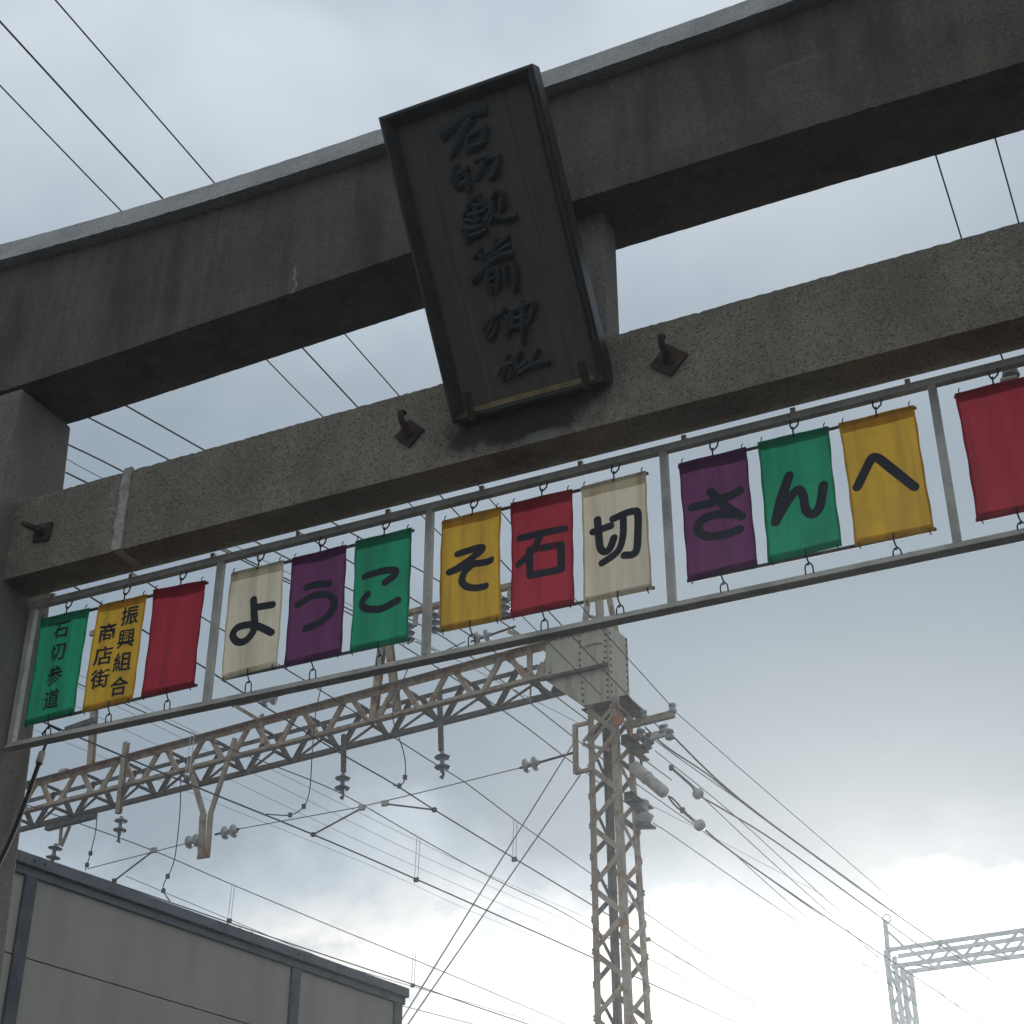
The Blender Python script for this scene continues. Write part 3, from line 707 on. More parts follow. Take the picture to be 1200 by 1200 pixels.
# column
vl1, vl0 = lv(at(689, 850)), lv(at(697, 1200)); vr1, vr0 = lv(at(722, 850)), lv(at(739, 1200))
zc1, zc0 = at(700, 850).z, at(715, 1200).z
def vleg(side, z):
    t = (zc1-z)/(zc1-zc0); return (vl1+(vl0-vl1)*t) if side < 0 else (vr1+(vr0-vr1)*t)
def CU(z): t = (zc1-z)/(zc1-zc0); return .53+.08*t
ztop = at(700, 822).z
LW = .095
for side in (-1, 1):
    for back in (0, 1):
        mtl = M_paint if not (side < 0 and back) else M_dark  # inner back leg takes the dark colour in place of shade
        m = M()
        m.angle(gp(vleg(side, 0), CU(0)*back, 0), gp(vleg(side, ztop), CU(ztop)*back, ztop+.02), LW, .012, gu, 1 if side > 0 else -1, -1 if back else 1)
        leg = m
        leg.build('column_leg', mtl, gan)
def lace(pa, pb, m, up): M().prism([(-.038, -.004), (.038, -.004), (.038, .004), (-.038, .004)], pa, pb, up).build('lacing_bar', m, gan)
zz = ztop-.10; i = 0; step = .45
while zz-step > 0:
    z0, z1 = zz, zz-step
    s0, s1 = (-1, 1) if i % 2 == 0 else (1, -1)
    lace(gp(vleg(s0, z0)+s0*-.0, -.008, z0), gp(vleg(s1, z1), -.008, z1), M_paint, gu)             # front
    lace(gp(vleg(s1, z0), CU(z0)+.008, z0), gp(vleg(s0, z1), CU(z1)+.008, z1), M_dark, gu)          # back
    f0, f1 = (0, 1) if i % 2 == 0 else (1, 0)
    lace(gp(vleg(1, z0)+.008, CU(z0)*f0, z0), gp(vleg(1, z1)+.008, CU(z1)*f1, z1), M_paint, gv)     # right
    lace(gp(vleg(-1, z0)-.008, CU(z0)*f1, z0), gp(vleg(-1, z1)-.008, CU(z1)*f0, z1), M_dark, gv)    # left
    zz -= step*.985; i += 1
# orange paint on two legs
for (a, b), back in (((840, 852), 0), ((848, 858), 1)):
    z1, z0 = at(718, a).z, at(718, b).z
    M().box((-.012, -.030, z0), (LW+.002, .016, z1), Matrix.Translation(gp(vleg(1, z1)-(LW if 0 else 0), CU(z1)*back-(.006 if not back else .03), 0))).build('paint_mark', M_orange, gan)
# riveted knee plates (front, side, back) and ledge angle
def poly(pts, off, m, th=.012, name='knee_plate'):
    P = [at(x, y) for x, y in pts]; P = [gp(lv(p), off, p.z) for p in P]; n = len(P)
    b = [p+gu*th for p in P]
    return M().add(P+b, [tuple(range(n))[::-1], tuple(range(n, 2*n))]+[(i, (i+1) % n, n+(i+1) % n, n+i) for i in range(n)]).build(name, m, gan)
poly([(640, 749), (714, 731), (714, 781), (640, 797.5)], -.018, M_plate)
poly([(640, 797.8), (714, 781.3), (716, 821), (684, 827.5)], -.018, M_plate)
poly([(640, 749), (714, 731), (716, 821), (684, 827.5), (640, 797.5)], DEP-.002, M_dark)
pr_, pt_, pb_ = lv(at(714.5, 781)), at(714, 731).z, at(716, 821).z
A = Matrix.Translation(gp(pr_, 0, 0)) @ Matrix.Rotation(math.atan2(gv.y, gv.x), 4, 'Z')
M().box((-.004, -.03, pb_), (.008, DEP+.03, pt_), A).build('knee_plate', M_plate, gan)
M().box((-.02, -.026, pb_), (.012, -.0185, pt_), A).build('corner_angle', M_rust, gan)
a, b = at(636, 799.5), at(714, 782)
M().angle(gp(lv(a), -.022, a.z), gp(lv(b), -.022, b.z), .075, .012, V((0,0,1)), 1, 1).build('ledge_angle', M_dark, gan)
a, b = at(638, 750), at(714, 732)
M().angle(gp(lv(a), -.022, a.z), gp(lv(b), -.022, b.z), .05, .012, V((0,0,1)), 1, -1).build('ledge_angle', M_dark, gan)
a, b = at(682, 828.5), at(717, 823)
M().box((0, -.03, 0), (lv(b)-lv(a), DEP, .012), Matrix.Translation(gp(lv(a), 0, b.z-.012)) @ Matrix.Rotation(math.atan2(gv.y, gv.x), 4, 'Z')).build('base_plate', M_dark, gan)
rv = M()
for x0, y0, x1, y1, n in ((680, 745, 680.5, 788, 7), (710, 738, 710, 778, 7), (683, 800, 684, 822, 4), (712, 790, 713, 818, 5), (645, 752, 706, 737, 9), (645, 789, 708, 776, 2)):
    for i in range(n):
        p = at(x0+(x1-x0)*i/(n-1), y0+(y1-y0)*i/(n-1)); rv.lathe(gp(lv(p), -.018, p.z), -gu, [(0, .021), (.010, .019), (.016, .008)], 6)
for z in np.linspace(pb_+.04, pt_-.04, 12):
    for u in (.02, DEP-.03): rv.lathe(gp(pr_+.008, u, z), gv, [(0, .021), (.010, .019), (.016, .008)], 6)
rv.sm = False; rv.build('rivets', M_dark, gan, kind='stuff')
p = [gp(lv(q), -.03, q.z) for q in (at(686, 759), at(690, 757), at(700, 754), at(706, 755))]
M().tube([p[0]+gu*.02]+p+[p[3]+gu*.02], .010, 6).build('handle', M_paint, gan)
# flared straps under the knee
for a, b in (((684, 870), (716, 832)), ((690, 876), (719, 838))):
    pa, pb = at(*a), at(*b); M().bar(gp(lv(pa), -.02, pa.z), gp(lv(pb), -.02, pb.z), .05, .014, gu).build('strap', M_paint, gan)
# apex mast over the column, behind the cream banner
ap = at(699, 628, .25)
for x, y, off in ((686, 737, 0), (706, 732, 0), (684, 737, DEP), (704, 732, DEP)):
    q = at(x, y); q = gp(lv(q), off, q.z); M().angle(q, ap+gv*(.03 if x > 700 else -.03), .07, .01, gu).build('mast_leg', M_paint, gan)
q0, q1 = at(683, 720), at(712, 727); M().bar(gp(lv(q0), .02, q0.z), gp(lv(q1), .02, q1.z), .05, .012, gu).build('mast_brace', M_paint, gan)
M().box((-.10, -.12, -.05), (.10, .12, .05), Matrix.Translation(ap)).build('mast_cap', M_dark, gan)

# left frame on the column carrying the strain rod
def gbar(name, a, b, w, h, off=-.05, m=M_paint):
    pa, pb = at(*a), at(*b); return M().bar(gp(lv(pa), off, pa.z), gp(lv(pb), off, pb.z), w, h, gu).build(name, m, gan)
gbar('strain_bracket', (678, 853), (679, 909), .07, .05, -.10); gbar('strain_bracket', (675, 853), (692, 849), .05, .05, -.07); gbar('strain_bracket', (677, 908), (696, 903), .05, .05, -.07)
gbar('ladder_rung', (684, 873), (716, 880), .05, .012, -.03)

# drop posts and A frames on the beam
def ang(name, a, b, w, off=-.10, m=M_paint): pa, pb = at(*a), at(*b); return M().channel(gp(lv(pa), off, pa.z), gp(lv(pb), off, pb.z), w, w*.8, .012, gu).build(name, m, gan)
d = ang('drop_post', (152.5, 872), (143, 955), .10, -.09)
insul(at(142.5, 957, -.09), (0,0,-1), 2, .115, 'insulator', M_porcg, gan, .165)
M().tube([at(140.5, 976, -.09), at(139, 982, -.09), at(140, 988, -.09), at(137.5, 985, -.09)], .022, 6).build('clamp', M_dark, gan)
for (a, b, dsc) in (((403, 861), (402.5, 905), (402, 907)), ((515, 806), (517, 880), (518.3, 882))):
    pa, pb = at(*a, .25), at(*b, .25); M().bar(pa, pb, .065, .065, gu).build('drop_post', M_dark, gan)
    q = at(*dsc, .25); insul(q, (0,0,-1) if dsc[0] < 450 else V((.03,0,-1)), 2, .125, 'insulator', M_porcg, gan, .165)
    e = q+V((.01, 0, -.30)); M().tube([e, e+V((.02,0,-.06)), e+V((.0,0,-.13)), e+V((-.03,0,-.09))], .025, 6).build('clamp', M_dark, gan)
# V arm with two insulator strings of the span wire
gbar('span_bracket', (229, 905), (245, 960), .09, .05, -.12); gbar('span_bracket', (281, 868), (252, 957), .08, .05, -.12)
gbar('span_bracket', (244, 958), (241.5, 1008), .115, .05, -.13); gbar('span_bracket', (253, 956), (249, 1007), .085, .05, -.13); gbar('span_bracket', (238, 1008), (251, 1006), .04, .05, -.13)
# left bracket with insulator
gbar('bracket_bar', (50, 969), (107, 954), .085, .10, .10, M_dark)
gbar('bracket_arm', (67, 968), (65.5, 988), .05, .04, .10); gbar('bracket_arm', (77, 966), (67, 990), .05, .04, .10)
insul(at(66, 989, .10), V((-.1,0,-1)), 2, .13, 'insulator', M_porcg, gan, .17)
# masts above the beam
ang('mast_post', (104, 728), (92, 897), .12, .30); gbar('mast_bracket', (66, 850), (100, 838), .09, .09, .25, M_dark)
gbar('mast_bracket', (95, 737), (118, 730), .10, .06, .25, M_rust)
for a, b in (((446, 735), (433, 842)), ((450, 735), (461, 830))): ang('mast_post', a, b, .12, .10)
gbar('cross_arm', (440, 722), (604, 678), .085, .10, .18, M_rust)
for x, y in ((479, 722), (509, 710), (590, 692)):
    gbar('arm_hanger', (x+1, y-9), (x, y+7), .07, .05, .18)
    insul(at(x+.5, y+8, .18), V((0,0,-1)), 3, .105, 'insulator', M_porcg, gan, .125)
# strain insulators with white bells lying on the beam
gbar('strain_bracket', (272, 825), (306, 845), .06, .05, -.06); gbar('strain_bracket', (592, 737), (606, 743), .06, .05, .1)
gbar('upright', (622, 752), (622, 797), .08, .05, -.03); gbar('upright', (646, 833-40), (646, 797), .02, .02, -.03)
gbar('upright', (308, 838), (309, 872), .08, .03, -.03)
gbar('upright', (620, 862-40), (621, 800), .02, .02, .03)

# ---- cross arms on the right side of the column, running back along the track
def rarm(name, a, b, w, h, m, dist):
    """a on the front right leg, b further along the track"""
    pa = at(*a); pa = gp(vleg(1, pa.z)+LW+.02, 0.02, pa.z); nv = gv
    pb = atp(*b, pa, nv); return M().channel(pa, pb, w, h, .014).build(name, m, gan), pb
for a, b in (((722, 821), (752, 839)), ((722, 867), (757, 887)), ((723, 935), (762, 953))):
    rarm('cross_arm', a, b, .12, .14, M_dark, 0)
def RP(x, y, off=.5): return at(x, y, off)
def rb(name, a, b, w, h, m, off=.5): return M().bar(RP(*a, off), RP(*b, off), w, h, gu).build(name, m, gan)
rb('pin_arm', (740, 849), (790, 836.5), .10, .08, M_paint); rb('pin_arm', (754, 866), (786, 857), .10, .06, M_gal)
def post_ins(x, y, r, h, m):
    p = RP(x, y); M().lathe(p-V((0,0,h*.5)), (0,0,1), [(0, r*.5), (h*.1, r), (h*.35, r*.95), (h*.42, r*.6), (h*.58, r*.6), (h*.65, r*.9), (h*.9, r*.85), (h, r*.5)], 14).build('pin_insulator', m, gan)
post_ins(788, 830, .065, .16, M_porc); post_ins(754, 838, .065, .15, M_porcg); post_ins(776, 855, .06, .14, M_porcg); post_ins(785, 861, .07, .16, M_porcg)
post_ins(780, 853, .045, .12, M_porc); post_ins(751, 861, .075, .17, M_porcg); post_ins(757, 871, .085, .2, M_dark); post_ins(761, 866, .07, .18, M_dark)
# large bell insulator on its little platform
p = RP(754.5, 958); M().lathe(p-V((0,0,.08)), (0,0,1), [(0, .10), (.04, .13), (.11, .125), (.15, .075), (.25, .07), (.27, .09), (.32, .085), (.35, .04)], 16).build('bell_insulator', M_porc, gan)
rb('platform', (747, 968), (765, 968), .04, .20, M_dark); rb('platform_strut', (746, 967), (752, 951), .03, .03, M_paint)
rb('cable_stay', (751, 888), (752, 902), .03, .03, M_dark)

# ---------------------------------------------------------------- overhead wires
def vplane(px, A, B):
    d = (B-A); n = V((-d.y, d.x, 0)).normalized(); return atp(px[0], px[1], A, n)
def wire3(pts3, r, name, m, label, cat='wire', group=None, n=5):
    o = M().tube(pts3, r, n).build(name, m); o['label'] = label; o['category'] = cat
    if group: o['group'] = group
    return o
def wire(pix, Z, r, label, ext0=0, ext1=0, m=M_wire, name='overhead_wire', start=None, cat='wire', group='wires strung along the railway', dz=0., k=6):
    """pix: points the wire passes; Z: height at both ends (or start=(off) to take it from the gantry plane)"""
    if start is not None:
        A = at(*pix[0], start); Z = A.z
        if len(pix) == 1: B = A+TU*ext1; pts = [A, B]; return wire3(pts, r, name, m, label, cat, group)
    else: A = atz(*pix[0], Z)
    B = atz(*pix[-1], Z+dz)
    pts = [tuple(A)]+[tuple(vplane(q, A, B)) for q in pix[1:-1]]+[tuple(B)]
    if len(pts) > 2: pts, _ = smooth(pts, [1]*len(pts), 4)
    pts = [V(p) for p in pts]
    if ext0: pts = [pts[0]+(pts[0]-pts[1]).normalized()*ext0]+pts
    if ext1: pts = pts+[pts[-1]+(pts[-1]-pts[-2]).normalized()*ext1]
    return wire3(pts, r, name, m, label, cat, group)

G = None
Zc = at(367, 978).z; Zc2 = at(509, 949).z
cA = wire([(55, 848), (222, 919), (367, 978), (487, 1030), (694, 1122), (862, 1198)], Zc, .013, 'thick dark contact wire running from the lower left frame corner under the column', 8, 25)
def above(px, Z, py):
    P = atz(*px, Z); r = ray(px[0], py); s = math.hypot(P.x, P.y)/math.hypot(r.x, r.y); return 1.6+r.z*s
Zm = above((487, 1030), Zc, 981)
mA = wire([(60, 788), (147, 825), (233, 863), (320, 897), (400, 930), (490, 981), (575, 1028), (650, 1064), (694, 1089), (757, 1122), (880, 1186)], Zm, .009, 'messenger wire with the bright hangers just above the thick contact wire', 8, 20)
cB = wire([(102, 697), (170, 740), (231, 777), (282, 810), (391, 878), (462, 919), (509, 949), (603, 1006), (691, 1059), (754, 1097), (880, 1174)], Zc2, .011, 'contact wire passing the right end of the upper steady arm', 8, 20)
Zm2 = above((602, 1006), Zc2, 960)
mB = wire([(170, 681), (265, 741), (335, 784), (387, 816), (500, 889), (545, 917), (601, 959), (650, 994), (690, 1022), (752, 1067), (880, 1154)], Zm2, .009, 'messenger wire passing behind the cream banner よ down to the column', 8, 20)
mC = wire([(87, 963), (180, 997), (273, 1037), (400, 1090), (537, 1146), (700, 1216)], Zm, .009, 'lowest messenger wire just above the wall coping', 10, 20)
Zc3 = above((273, 1037), Zm, 1078)
cC = wire([(300, 1092), (350, 1109), (485, 1154), (550, 1177), (615, 1199)], Zc3, .012, 'contact wire skimming the coping of the trackside wall', 6, 20)
wire([(330, 1103), (400, 1131), (487, 1157)], Zc3, .006, 'thin wire doubling the contact wire at the coping', 4, 20)
wire([(472, 1179), (550, 1199)], Zc3-.2, .008, 'short lowest wire at the bottom edge beside the wall end', 8, 20)
for i, (pp, lab) in enumerate((([(150, 842), (350, 980), (450, 1021), (550, 1067), (650, 1107)][1:], 'faint thin feeder wire, lowest of the four parallel thin ones'),
           ([(183, 866), (367, 960), (455, 1001), (650, 1087)][1:], 'faint thin feeder wire, second lowest of the four parallel thin ones'),
           ([(405, 960), (490, 1001), (650, 1072)], 'faint thin feeder wire, third of the four parallel thin ones'),
           ([(437, 960), (540, 1010), (650, 1059)], 'faint thin feeder wire, topmost of the four parallel thin ones'))):
    wire(pp, Zm+2.2, .005, lab, 22, 30, m=M_wirel)
# big feeders seen through the gateway
ZF = 15.0
wire([(82, 522), (147, 554), (317, 644), (405, 688), (490, 731), (535, 757), (619, 822), (675, 866), (745, 918), (825, 975), (860, 1000)], ZF, .014, 'feeder wire ending its sag just above the tensioner, second lowest in the left gateway opening', 10, 18)
wire([(80, 555), (102, 566), (299, 664), (411, 720), (515, 784), (600, 840), (675, 897), (765, 964), (785, 977), (905, 1060), (1040, 1148)], ZF, .014, 'feeder wire lowest in the left gateway opening, ending at the bell insulator', 10, 25)
wire([(147, 475), (242, 529), (425, 632), (516, 682), (612, 745), (690, 800), (767, 867), (865, 937), (890, 955)], ZF+.3, .014, 'feeder wire highest of the thick ones in the left gateway opening', 10, 10)
wire([(105, 490), (200, 540), (379, 640), (500, 712), (600, 778), (690, 845), (757, 892), (787, 914)], ZF+.3, .014, 'feeder wire second highest of the thick ones in the left gateway opening', 10, 0)
wire([(82, 540), (121, 561), (300, 652), (480, 745)], ZF-.3, .006, 'thin wire between the thick feeders in the left gateway opening', 10, 5)
# thin wires crossing over the gateway
p3 = RP(787, 828)
wire([(65, 0), (250, 213), (403, 390), (468, 464), (582, 594), (672, 700), (787, 828)], p3.z, .007, 'thin wire over the gateway, rightmost of the three at the top left', 12, 0)
wire([(0, 25), (190, 232), (354, 407), (420, 478), (592, 662), (667, 742), (752, 832), (782, 862)], 11.6, .009, 'thin wire over the gateway, middle of the three at the top left', 12, 0)
wire([(0, 100), (140, 245), (313, 422), (380, 490), (640, 750), (712, 822), (755, 860)], 11.6, .007, 'thin wire over the gateway, leftmost of the three at the top left', 12, 0)
for a, b, lab in (((1095, 177), (1125, 274), 'left of the two steep wires in the right gateway opening'), ((1165, 158), (1192, 255), 'right of the two steep wires in the right gateway opening')):
    A = atz(*a, 9.2); B = atz(*b, 9.2); d = (B-A)
    wire3([A-d*1.5, A, B, B+d*1.2], .006, 'overhead_wire', M_wire, 'thin dark wire, '+lab, group='wires strung along the railway')
# right hand fan
wire([(789, 832), (900, 929), (1035, 1045)], p3.z, .007, 'thin wire leaving the white pin insulator, topmost of the right fan', 0, 30)
wire([(786, 860), (865, 935), (1000, 1036), (1097, 1104)], RP(786,860).z, .014, 'thick cable of the right fan reaching the beam of the far gantry', 0, 4)
wire([(756, 852), (782, 876), (830, 908), (885, 952), (1000, 1036)], RP(756,852).z, .013, 'thick cable sagging into the top cable of the right fan', 0, 0)
wire([(768, 880), (860, 955), (958, 1045), (985, 1068)], RP(768,880).z, .007, 'thin wire of the right fan between the top cable and the upper ball insulator', 0, 40)
wire([(822, 934), (855, 953), (917, 992), (1036, 1078)], RP(822,934).z, .012, 'cable from the upper ball insulator to the mast of the far gantry', 0, 2)
wire([(825, 936), (890, 997), (957, 1057), (1010, 1105)], RP(825,936).z, .007, 'thin wire parting below the cable from the upper ball insulator', 0, 40)
wire([(827, 973), (860, 1000), (945, 1059), (1037, 1121)], RP(827,973).z, .012, 'cable from the lower ball insulator towards the far gantry column', 0, 40)
wire([(860, 1000), (927, 1060), (995, 1115)], RP(860,1000).z, .006, 'thin wire parting below the cable from the lower ball insulator', 0, 40)
wire([(745, 935), (815, 970), (900, 1015), (990, 1062)], RP(745,935).z, .004, 'hair thin pale wire crossing the right fan', 0, 30, m=M_wirel)

# droppers: pairs of bright hangers
def dropper(top, bot, Z, Zt, lab):
    P = atz(*bot, Z); Q = V((P.x, P.y, Zt)); o = thing('dropper', P, lab, 'hanger', 'bright hangers between messenger and contact wires')
    M().tube([P+V((-.02,0,0)), Q+V((.0,0,0))], .006, 5).build('hanger_rod', M_drop, o); M().tube([P+V((.03,0.02,0)), Q+V((.05,.02,0))], .006, 5).build('hanger_rod', M_drop, o)
    M().box((-.03,-.02,-.05), (.05,.03,.02), Matrix.Translation(P)).build('clip', M_dark, o)
dropper((490, 981), (487, 1030), Zc, Zm, 'bright hanger in the middle of the open sky below the cream banner よ')
dropper((222, 858), (218, 913), Zc, Zm, 'bright hanger in front of the gantry beam at the left')
dropper((603, 959), (602, 1006), Zc2, Zm2, 'dark clipped hanger beside the two pale guy wires')
dropper((273, 1037), (268, 1078), Zc3, Zm, 'bright hanger standing above the wall coping')
dropper((485, 1123), (483, 1154), Zc3, Zm, 'faint hanger just right of the wall coping end')
dropper((758, 1068), (759, 1100), Zc2, Zm2, 'faint hanger just right of the near column')

# ball ended strain strings on the right
def strain(a, rod, ball, lab, r=.085, link=True):
    A, Bp, Cc = RP(*a), RP(*rod), RP(*ball); o = thing('strain_insulator', Cc, lab, 'insulator', 'round strain insulators right of the column')
    M().tube([A, Bp], .022, 6).build('turnbuckle', M_dark, o); M().box((-.03,-.03,-.03), (.03,.03,.04), Matrix.Translation(A)).build('clamp', M_dark, o)
    d = (Cc-Bp).normalized(); M().tube([Bp, Cc], .03, 6).build('neck', M_porcg, o)
    ax = (CAM-Cc).normalized()*.75+d*.65
    M().lathe(Cc, -d, [(-r, .012)]+[(-r*math.cos(q), r*math.sin(q)) for q in np.linspace(.3, 2.1, 9)]+[(r*.62, r*.45), (r*1.05, r*.38)], 18).build('bell', M_porc, o)
    return o
strain((787, 900), (812, 922), (818, 930), 'white round strain insulator, upper of the two on the right fan')
strain((800, 950), (812, 961), (820, 967), 'white round strain insulator, lower one beyond the grey tensioner')
tn = thing('wire_tensioner', RP(762, 914), 'long grey spring tensioner cylinder sloping right of the column', 'tensioner')
A, B = RP(742, 898, .45), RP(781, 931, .45); dd = (B-A)
M().lathe(A, dd, [(0, .04), (.01, .095), (dd.length*.40, .095), (dd.length*.41, .105), (dd.length*.43, .105), (dd.length*.44, .09), (dd.length*.93, .09), (dd.length*.97, .07), (dd.length, .03)], 18).build('cylinder', M_gal, tn)
P1, P2 = RP(783, 933, .45), RP(800, 950, .45)
for s in (-1, 1): M().tube([P1, P1.lerp(P2, .3)+V((0,0,.035*s)), P1.lerp(P2, .7)+V((0,0,.035*s)), P2], .014, 6).build('link', M_iron, tn)
M().tube([RP(756, 910), RP(754, 917)], .03, 6).build('lug', M_dark, tn)

# span wire with its insulators
YV = at(282, 971, -.12); sp0, sp1 = at(282, 971, -.1), at(609, 900, -.1)
wire3([at(279, 971.5, -.1), at(421, 946, -.1), at(500, 927, -.1), sp1], .008, 'span_wire', M_wire, 'thin cross span wire between the V bracket and the near column', group='cross span wires')
wire3([at(103, 1018, -.1), at(185, 997, -.1), at(218, 988.5, -.1)], .008, 'span_wire', M_wire, 'thin cross span wire left of the V bracket', group='cross span wires')
wire3([at(324, 816.5, -.05), at(376, 803, -.05), at(440, 786, -.05), at(520, 765, -.05)], .007, 'span_wire', M_wire, 'thin cross wire along the top of the gantry beam', group='cross span wires')
wire3([at(545, 752, .1), at(510, 768, .1), at(470, 782, .1)], .009, 'span_wire', M_wire, 'slack black cable leaving the white bells behind the frame', group='cross span wires')
def bells(pts, lab, rod, off=-.1, r=.105):
    o = thing('span_insulator', at(*pts[0], off), lab, 'insulator', 'white bell insulators of the cross wires')
    for (x, y) in pts:
        p = at(x, y, off); d = at(*rod[1], off)-at(*rod[0], off); d.normalize()
        M().lathe(p-d*.06, d, [(0, .03), (.03, .035), (.045, r), (.06, r*1.05), (.075, r*.6), (.10, .045), (.13, .04)], 18).build('bell', M_porc, o)
    M().tube([at(*rod[0], off), at(*rod[1], off)], .018, 6).build('rod', M_iron, o)
bells([(222, 987), (230.5, 985)], 'pair of white bells left of the V bracket', ((218, 988), (240, 983)))
bells([(264, 976), (274, 974)], 'pair of white bells right of the V bracket', ((252, 978), (280, 971.5)))
bells([(616.5, 897.5), (627, 895)], 'pair of white bells left of the near column', ((609, 900), (676, 881)))
bells([(310, 821.5), (320, 819)], 'pair of white bells above the gantry beam below the cream banner よ', ((272, 828), (325, 816)), -.05)
bells([(560, 748), (571, 745)], 'pair of white bells above the beam below the yellow banner そ', ((552, 752), (604, 734)), .1)
bells([(72, 905), (75, 903.5)], 'small white bell inside the lattice at the far left', ((68, 908), (80, 902)), .3, .06)
bells([(633, 785), (634, 781)], 'white bell beside the riveted knee plate', ((628, 792), (637, 778)), .3, .07)

# steady arms
def arm(a, b, lab, off=-.1):
    o = thing('steady_arm', at(*b, off), lab, 'arm', 'steady arms of the contact wires')
    M().tube([at(*a, off), at(*b, off)], .014, 6).build('tube', M_dark, o); M().box((-.05,-.03,-.03), (.05,.03,.05), Matrix.Translation(at(*b, off))).build('clamp', M_gal, o)
    M().box((-.03,-.03,-.03), (.03,.03,.03), Matrix.Translation(at(*a, off))).build('clamp', M_dark, o)
arm((367, 978), (424, 947), 'steady arm sloping up to the right below the two bell strings'); arm((509, 949), (451, 942), 'steady arm lying nearly level right of the first')
arm((134, 1032), (180, 997), 'steady arm just above the wall coping at the left')
# jumper loops
def jumper(pix, lab, off=-.05, r=.010):
    pts, _ = smooth([tuple(at(x, y, off)) for x, y in pix], [1]*len(pix), 5)
    o = thing('jumper_cable', V(pts[-1]), lab, 'cable', 'slack jumper cables')
    M().tube(pts, r, 6).build('cable', M_wire, o)
    for j in (len(pts)*2//3, len(pts)*5//6): M().box((-.025,-.025,-.035), (.025,.025,.035), Matrix.Translation(V(pts[j]))).build('ferrule', M_dark, o)
jumper([(212, 900), (211, 950), (206, 998), (201, 1018), (191, 1040), (199, 1056)], 'slack cable hanging left of the V bracket down to the wall')
jumper([(114, 950), (112, 975), (106, 1000), (100, 1020)], 'slack cable hanging furthest left above the wall')
jumper([(377, 803), (370, 835), (366, 880), (363, 925), (356, 945), (340, 955), (312, 954)], 'slack cable hanging below the purple banner う')
jumper([(481, 775), (470, 805), (460, 838), (472, 878), (475, 895), (474, 914), (468, 921), (461, 920)], 'slack cable hanging below the green banner こ')
# guy wires, pale
for a, b, lab in (((675, 866), (480, 1180), 'left'), ((680, 908), (492, 1180), 'right')):
    A, B = at(*a, -.1), at(*b, -.6); B = A+(B-A)*1.3
    wire3([A, B], .010, 'guy_wire', M_wirel, 'pale guy wire sloping down left from the column, %s of the pair' % lab, group='pale guy wires of the near column')
# black sleeved cable by the pillar
sc = thing('sleeved_cable', aty(50, 872, 6.55), 'black sleeved cable with grey tape sloping down beside the left pillar', 'cable')
pts, _ = smooth([tuple(atx(x, y, -5.985)) for x, y in ((58, 862), (53, 874), (48, 888), (41, 908), (28, 945), (12, 985), (-10, 1030))], [1]*7, 5)
M().tube(pts, [.008]*8+[.013]*(len(pts)-8), 8).build('cable', M_blk, sc)
M().tube([V(pts[8]), V(pts[12])], .021, 8).build('tape_wrap', M_gal, sc)
M().tube([aty(70, 856, 6.6), aty(58, 850, 6.6), aty(50, 860, 6.6), V(pts[4])], .007, 6).build('loop', M_blk, sc)


# ---------------------------------------------------------------- far gantry
ZG = 12.0
F0 = atz(1050, 1112, ZG+.0); F1 = atz(1200, 1090, ZG+.0); fv = F1-F0; fv.z = 0; fv.normalize(); fu = V((-fv.y, fv.x, 0))
far = thing('catenary_gantry', V((F0.x, F0.y, 0)), 'pale distant lattice gantry at the lower right corner', 'gantry')
def fp(v, u, z): return V((F0.x, F0.y, 0))+fv*v+fu*u+V((0,0,z))
def fat(x, y): return atp(x, y, fp(0,0,0), fu)
def flv(P): return (P-fp(0,0,0)).dot(fv)
hh = ZG-fat(1050, 1132).z
for u in (0, .6):
    for z in (ZG, ZG-hh): M().bar(fp(-.15, u, z), fp(9, u, z), .08, .09).build('chord', M_pale, far)
lc = M(); v = .25; k = 0
while v < 9:
    for u in (0, .6): lc.bar(fp(v, u, ZG), fp(v+.42, u, ZG-hh), .05, .05, fu); lc.bar(fp(v+.42, u, ZG-hh), fp(v+.84, u, ZG), .05, .05, fu)
    lc.bar(fp(v, 0, ZG-hh), fp(v+.42, .6, ZG-hh), .05, .03); v += .84
lc.build('web_members', M_pale, far)
va, vb = flv(fat(1040, 1130)), flv(fat(1058, 1140))
for v in (va, vb):
    for u in (0, .6): M().bar(fp(v, u, 0), fp(v, u, ZG-(0 if v == va else hh)), .10, .10, fu).build('column_leg', M_pale, far)
lc = M(); z = ZG-hh; s = 1
while z > .5:
    for u in (0, .6): lc.bar(fp(va if s > 0 else vb, u, z), fp(vb if s > 0 else va, u, z-.45), .045, .045, fu)
    for vv_ in (va, vb): lc.bar(fp(vv_, 0 if s > 0 else .6, z), fp(vv_, .6 if s > 0 else 0, z-.45), .045, .045, fv)
    z -= .45; s = -s
lc.build('lacing_bars', M_pale, far)
m0, m1 = fat(1042, 1130), fat(1037, 1078); M().bar(m0, m1, .09, .09, fu).build('mast', M_pale, far); M().bar(fat(1041, 1092), fat(1058, 1108), .06, .06, fu).build('mast_brace', M_pale, far)
rg = [m1+fv*(.05+.10*math.cos(t))+V((0,0,.02+.10*math.sin(t))) for t in np.linspace(0, 2*math.pi, 13)]
M().tube(rg, .02, 5).build('ring', M_pale, far)

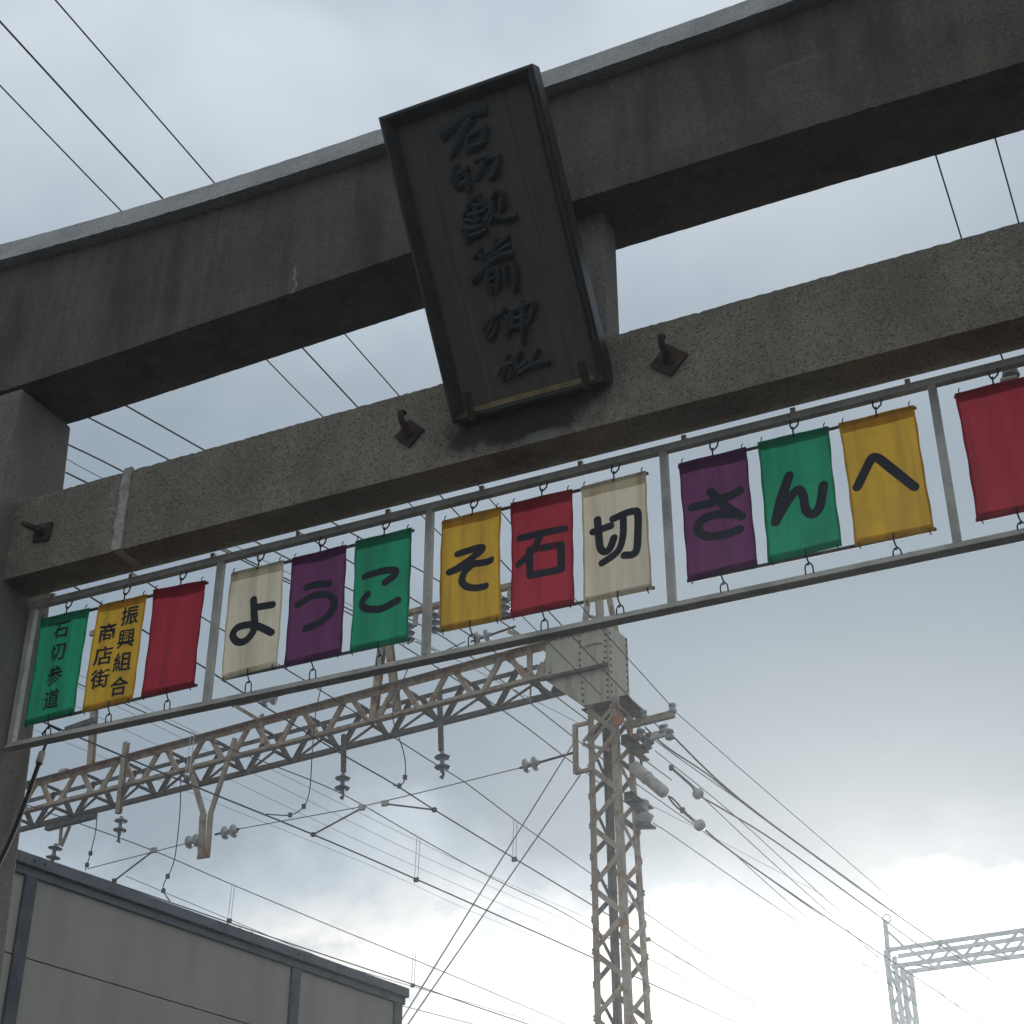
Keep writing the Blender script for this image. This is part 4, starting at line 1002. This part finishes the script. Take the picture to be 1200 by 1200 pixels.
# ---------------------------------------------------------------- trackside wall
WZ = 7.0
W0 = atz(20, 1000, WZ); W1 = atz(472, 1160, WZ); wd = (W1-W0); wd.z = 0; WL = wd.length; wd.normalize(); wn = V((wd.y, -wd.x, 0))   # wn faces the street
WA = Matrix((wd, wn, V((0,0,1)))).transposed().to_4x4(); WA.translation = V((W0.x, W0.y, 0))
wal = thing('trackside_wall', V((W0.x, W0.y, 0))+wd*(WL/2), 'grey panelled trackside wall with steel posts at the lower left', 'wall')
def wx(px, py, Z=None, pl_=0.): P = atp(px, py, V((W0.x, W0.y, 0))+wn*pl_, wn); return (P-W0).dot(wd), P.z
pv = [wx(36, 1012)[0], wx(345, 1120)[0], WL-.14]; dp = pv[1]-pv[0]; pv = [pv[0]-dp*2, pv[0]-dp]+pv
zs_ = wx(160, 1163)[1]
M().box((pv[0], -.10, WZ-.115), (WL, .11, WZ), WA).build('coping', M_cop, wal, .006)
M().box((pv[0], -.11, WZ-.20), (WL-.01, .060, WZ-.1155), WA).build('coping_rail', M_cop, wal, .006)
for x in pv: M().box((x-.075, -.06, 0), (x+.075, .06, WZ-.2005), WA).build('post', M_post, wal, .006)
lv_ = [0, zs_-2.7, zs_-1.35, zs_, WZ-.2]
lv_ = [z for z in [0]+[zs_-1.35*k for k in range(6, -1, -1) if zs_-1.35*k > .3]+[WZ-.203]]
for a, b in zip(pv[:-1], pv[1:]):
    for z0, z1 in zip(lv_[:-1], lv_[1:]):
        M().box((a+.076, -.03, z0+.012), (b-.076, .028, z1), WA).build('panel', M_panel, wal, .004)
    M().box((a+.076, -.025, .0), (b-.076, .0, WZ-.204), WA).build('seam_backing', M_dark, wal)
for x in (pv[2]-.05, pv[2]+.09, pv[3]-.04, pv[3]+.05):
    M().tube([WA @ V((x, .10, WZ-.06)), WA @ V((x, .118, WZ-.06))], .018, 6).build('bolt', M_dark, wal)
M().box((WL, -.08, WZ-.9), (WL+4.5, .06, WZ-.62), WA).build('lower_coping', M_cop, wal, .006)
M().box((WL+.02, -.05, 0), (WL+4.5, .03, WZ-.9005), WA).build('lower_panel', M_panel, wal)
M().box((WL+.45, -.07, WZ-.7), (WL+.62, .09, WZ-.60), WA).build('joint_cap', M_post, wal)
# cable clamps lying on the coping
for i, (px, lab) in enumerate((((265, 1079), 'leftmost'), ((279, 1085), 'middle'), ((293, 1090), 'rightmost'))):
    x, z = wx(*px); P = WA @ V((x, -.02, WZ)); c = thing('cable_clamp', P, 'small dark cable clamp on the wall coping, %s of the three' % lab, 'clamp', 'cable clamps on the wall coping')
    M().tube([P+V((0,0,.0)), P+V((0,0,.03)), P+wd*.05+V((0,0,.05)), P+wd*.09+V((0,0,.03))], .012, 6).build('hook', M_blk, c); M().box((-.04,-.03,0), (.04,.03,.03), Matrix.Translation(P)).build('foot', M_blk, c)
# small insulator beyond the frame's top right
si = thing('pin_insulator', aty(1184, 436, 6.9), 'small grey insulator above the blank red banner at the right edge', 'insulator')
P = aty(1184, 437, 7.2)
M().lathe(P-V((0,0,.03)), (0,0,1), [(0,.02),(.008,.045),(.02,.045),(.026,.025),(.034,.04),(.046,.038),(.052,.015)], 14).build('bell', M_porcg, si)
M().tube([P+V((0,0,.02)), P+V((-.02,0,.07)), P+V((-.03,.0,.14))], .005, 5).build('pin', M_blk, si); M().box((-.055,-.02,-.045), (.03,.02,-.031), Matrix.Translation(P)).build('seat', M_gal, si)

# ---------------------------------------------------------------- haze
hz = M().box((-40, -6, -1), (30, 75, 17.5)); hm = bpy.data.materials.new('haze air'); hm.use_nodes = True; t = hm.node_tree; t.nodes.clear()
pv_ = t.nodes.new('ShaderNodeVolumePrincipled'); pv_.inputs['Density'].default_value = .0032; pv_.inputs['Color'].default_value = (.90, .95, 1, 1); pv_.inputs['Anisotropy'].default_value = .85
t.links.new(pv_.outputs[0], t.nodes.new('ShaderNodeOutputMaterial').inputs['Volume'])
hz.build('haze', hm, kind='stuff')
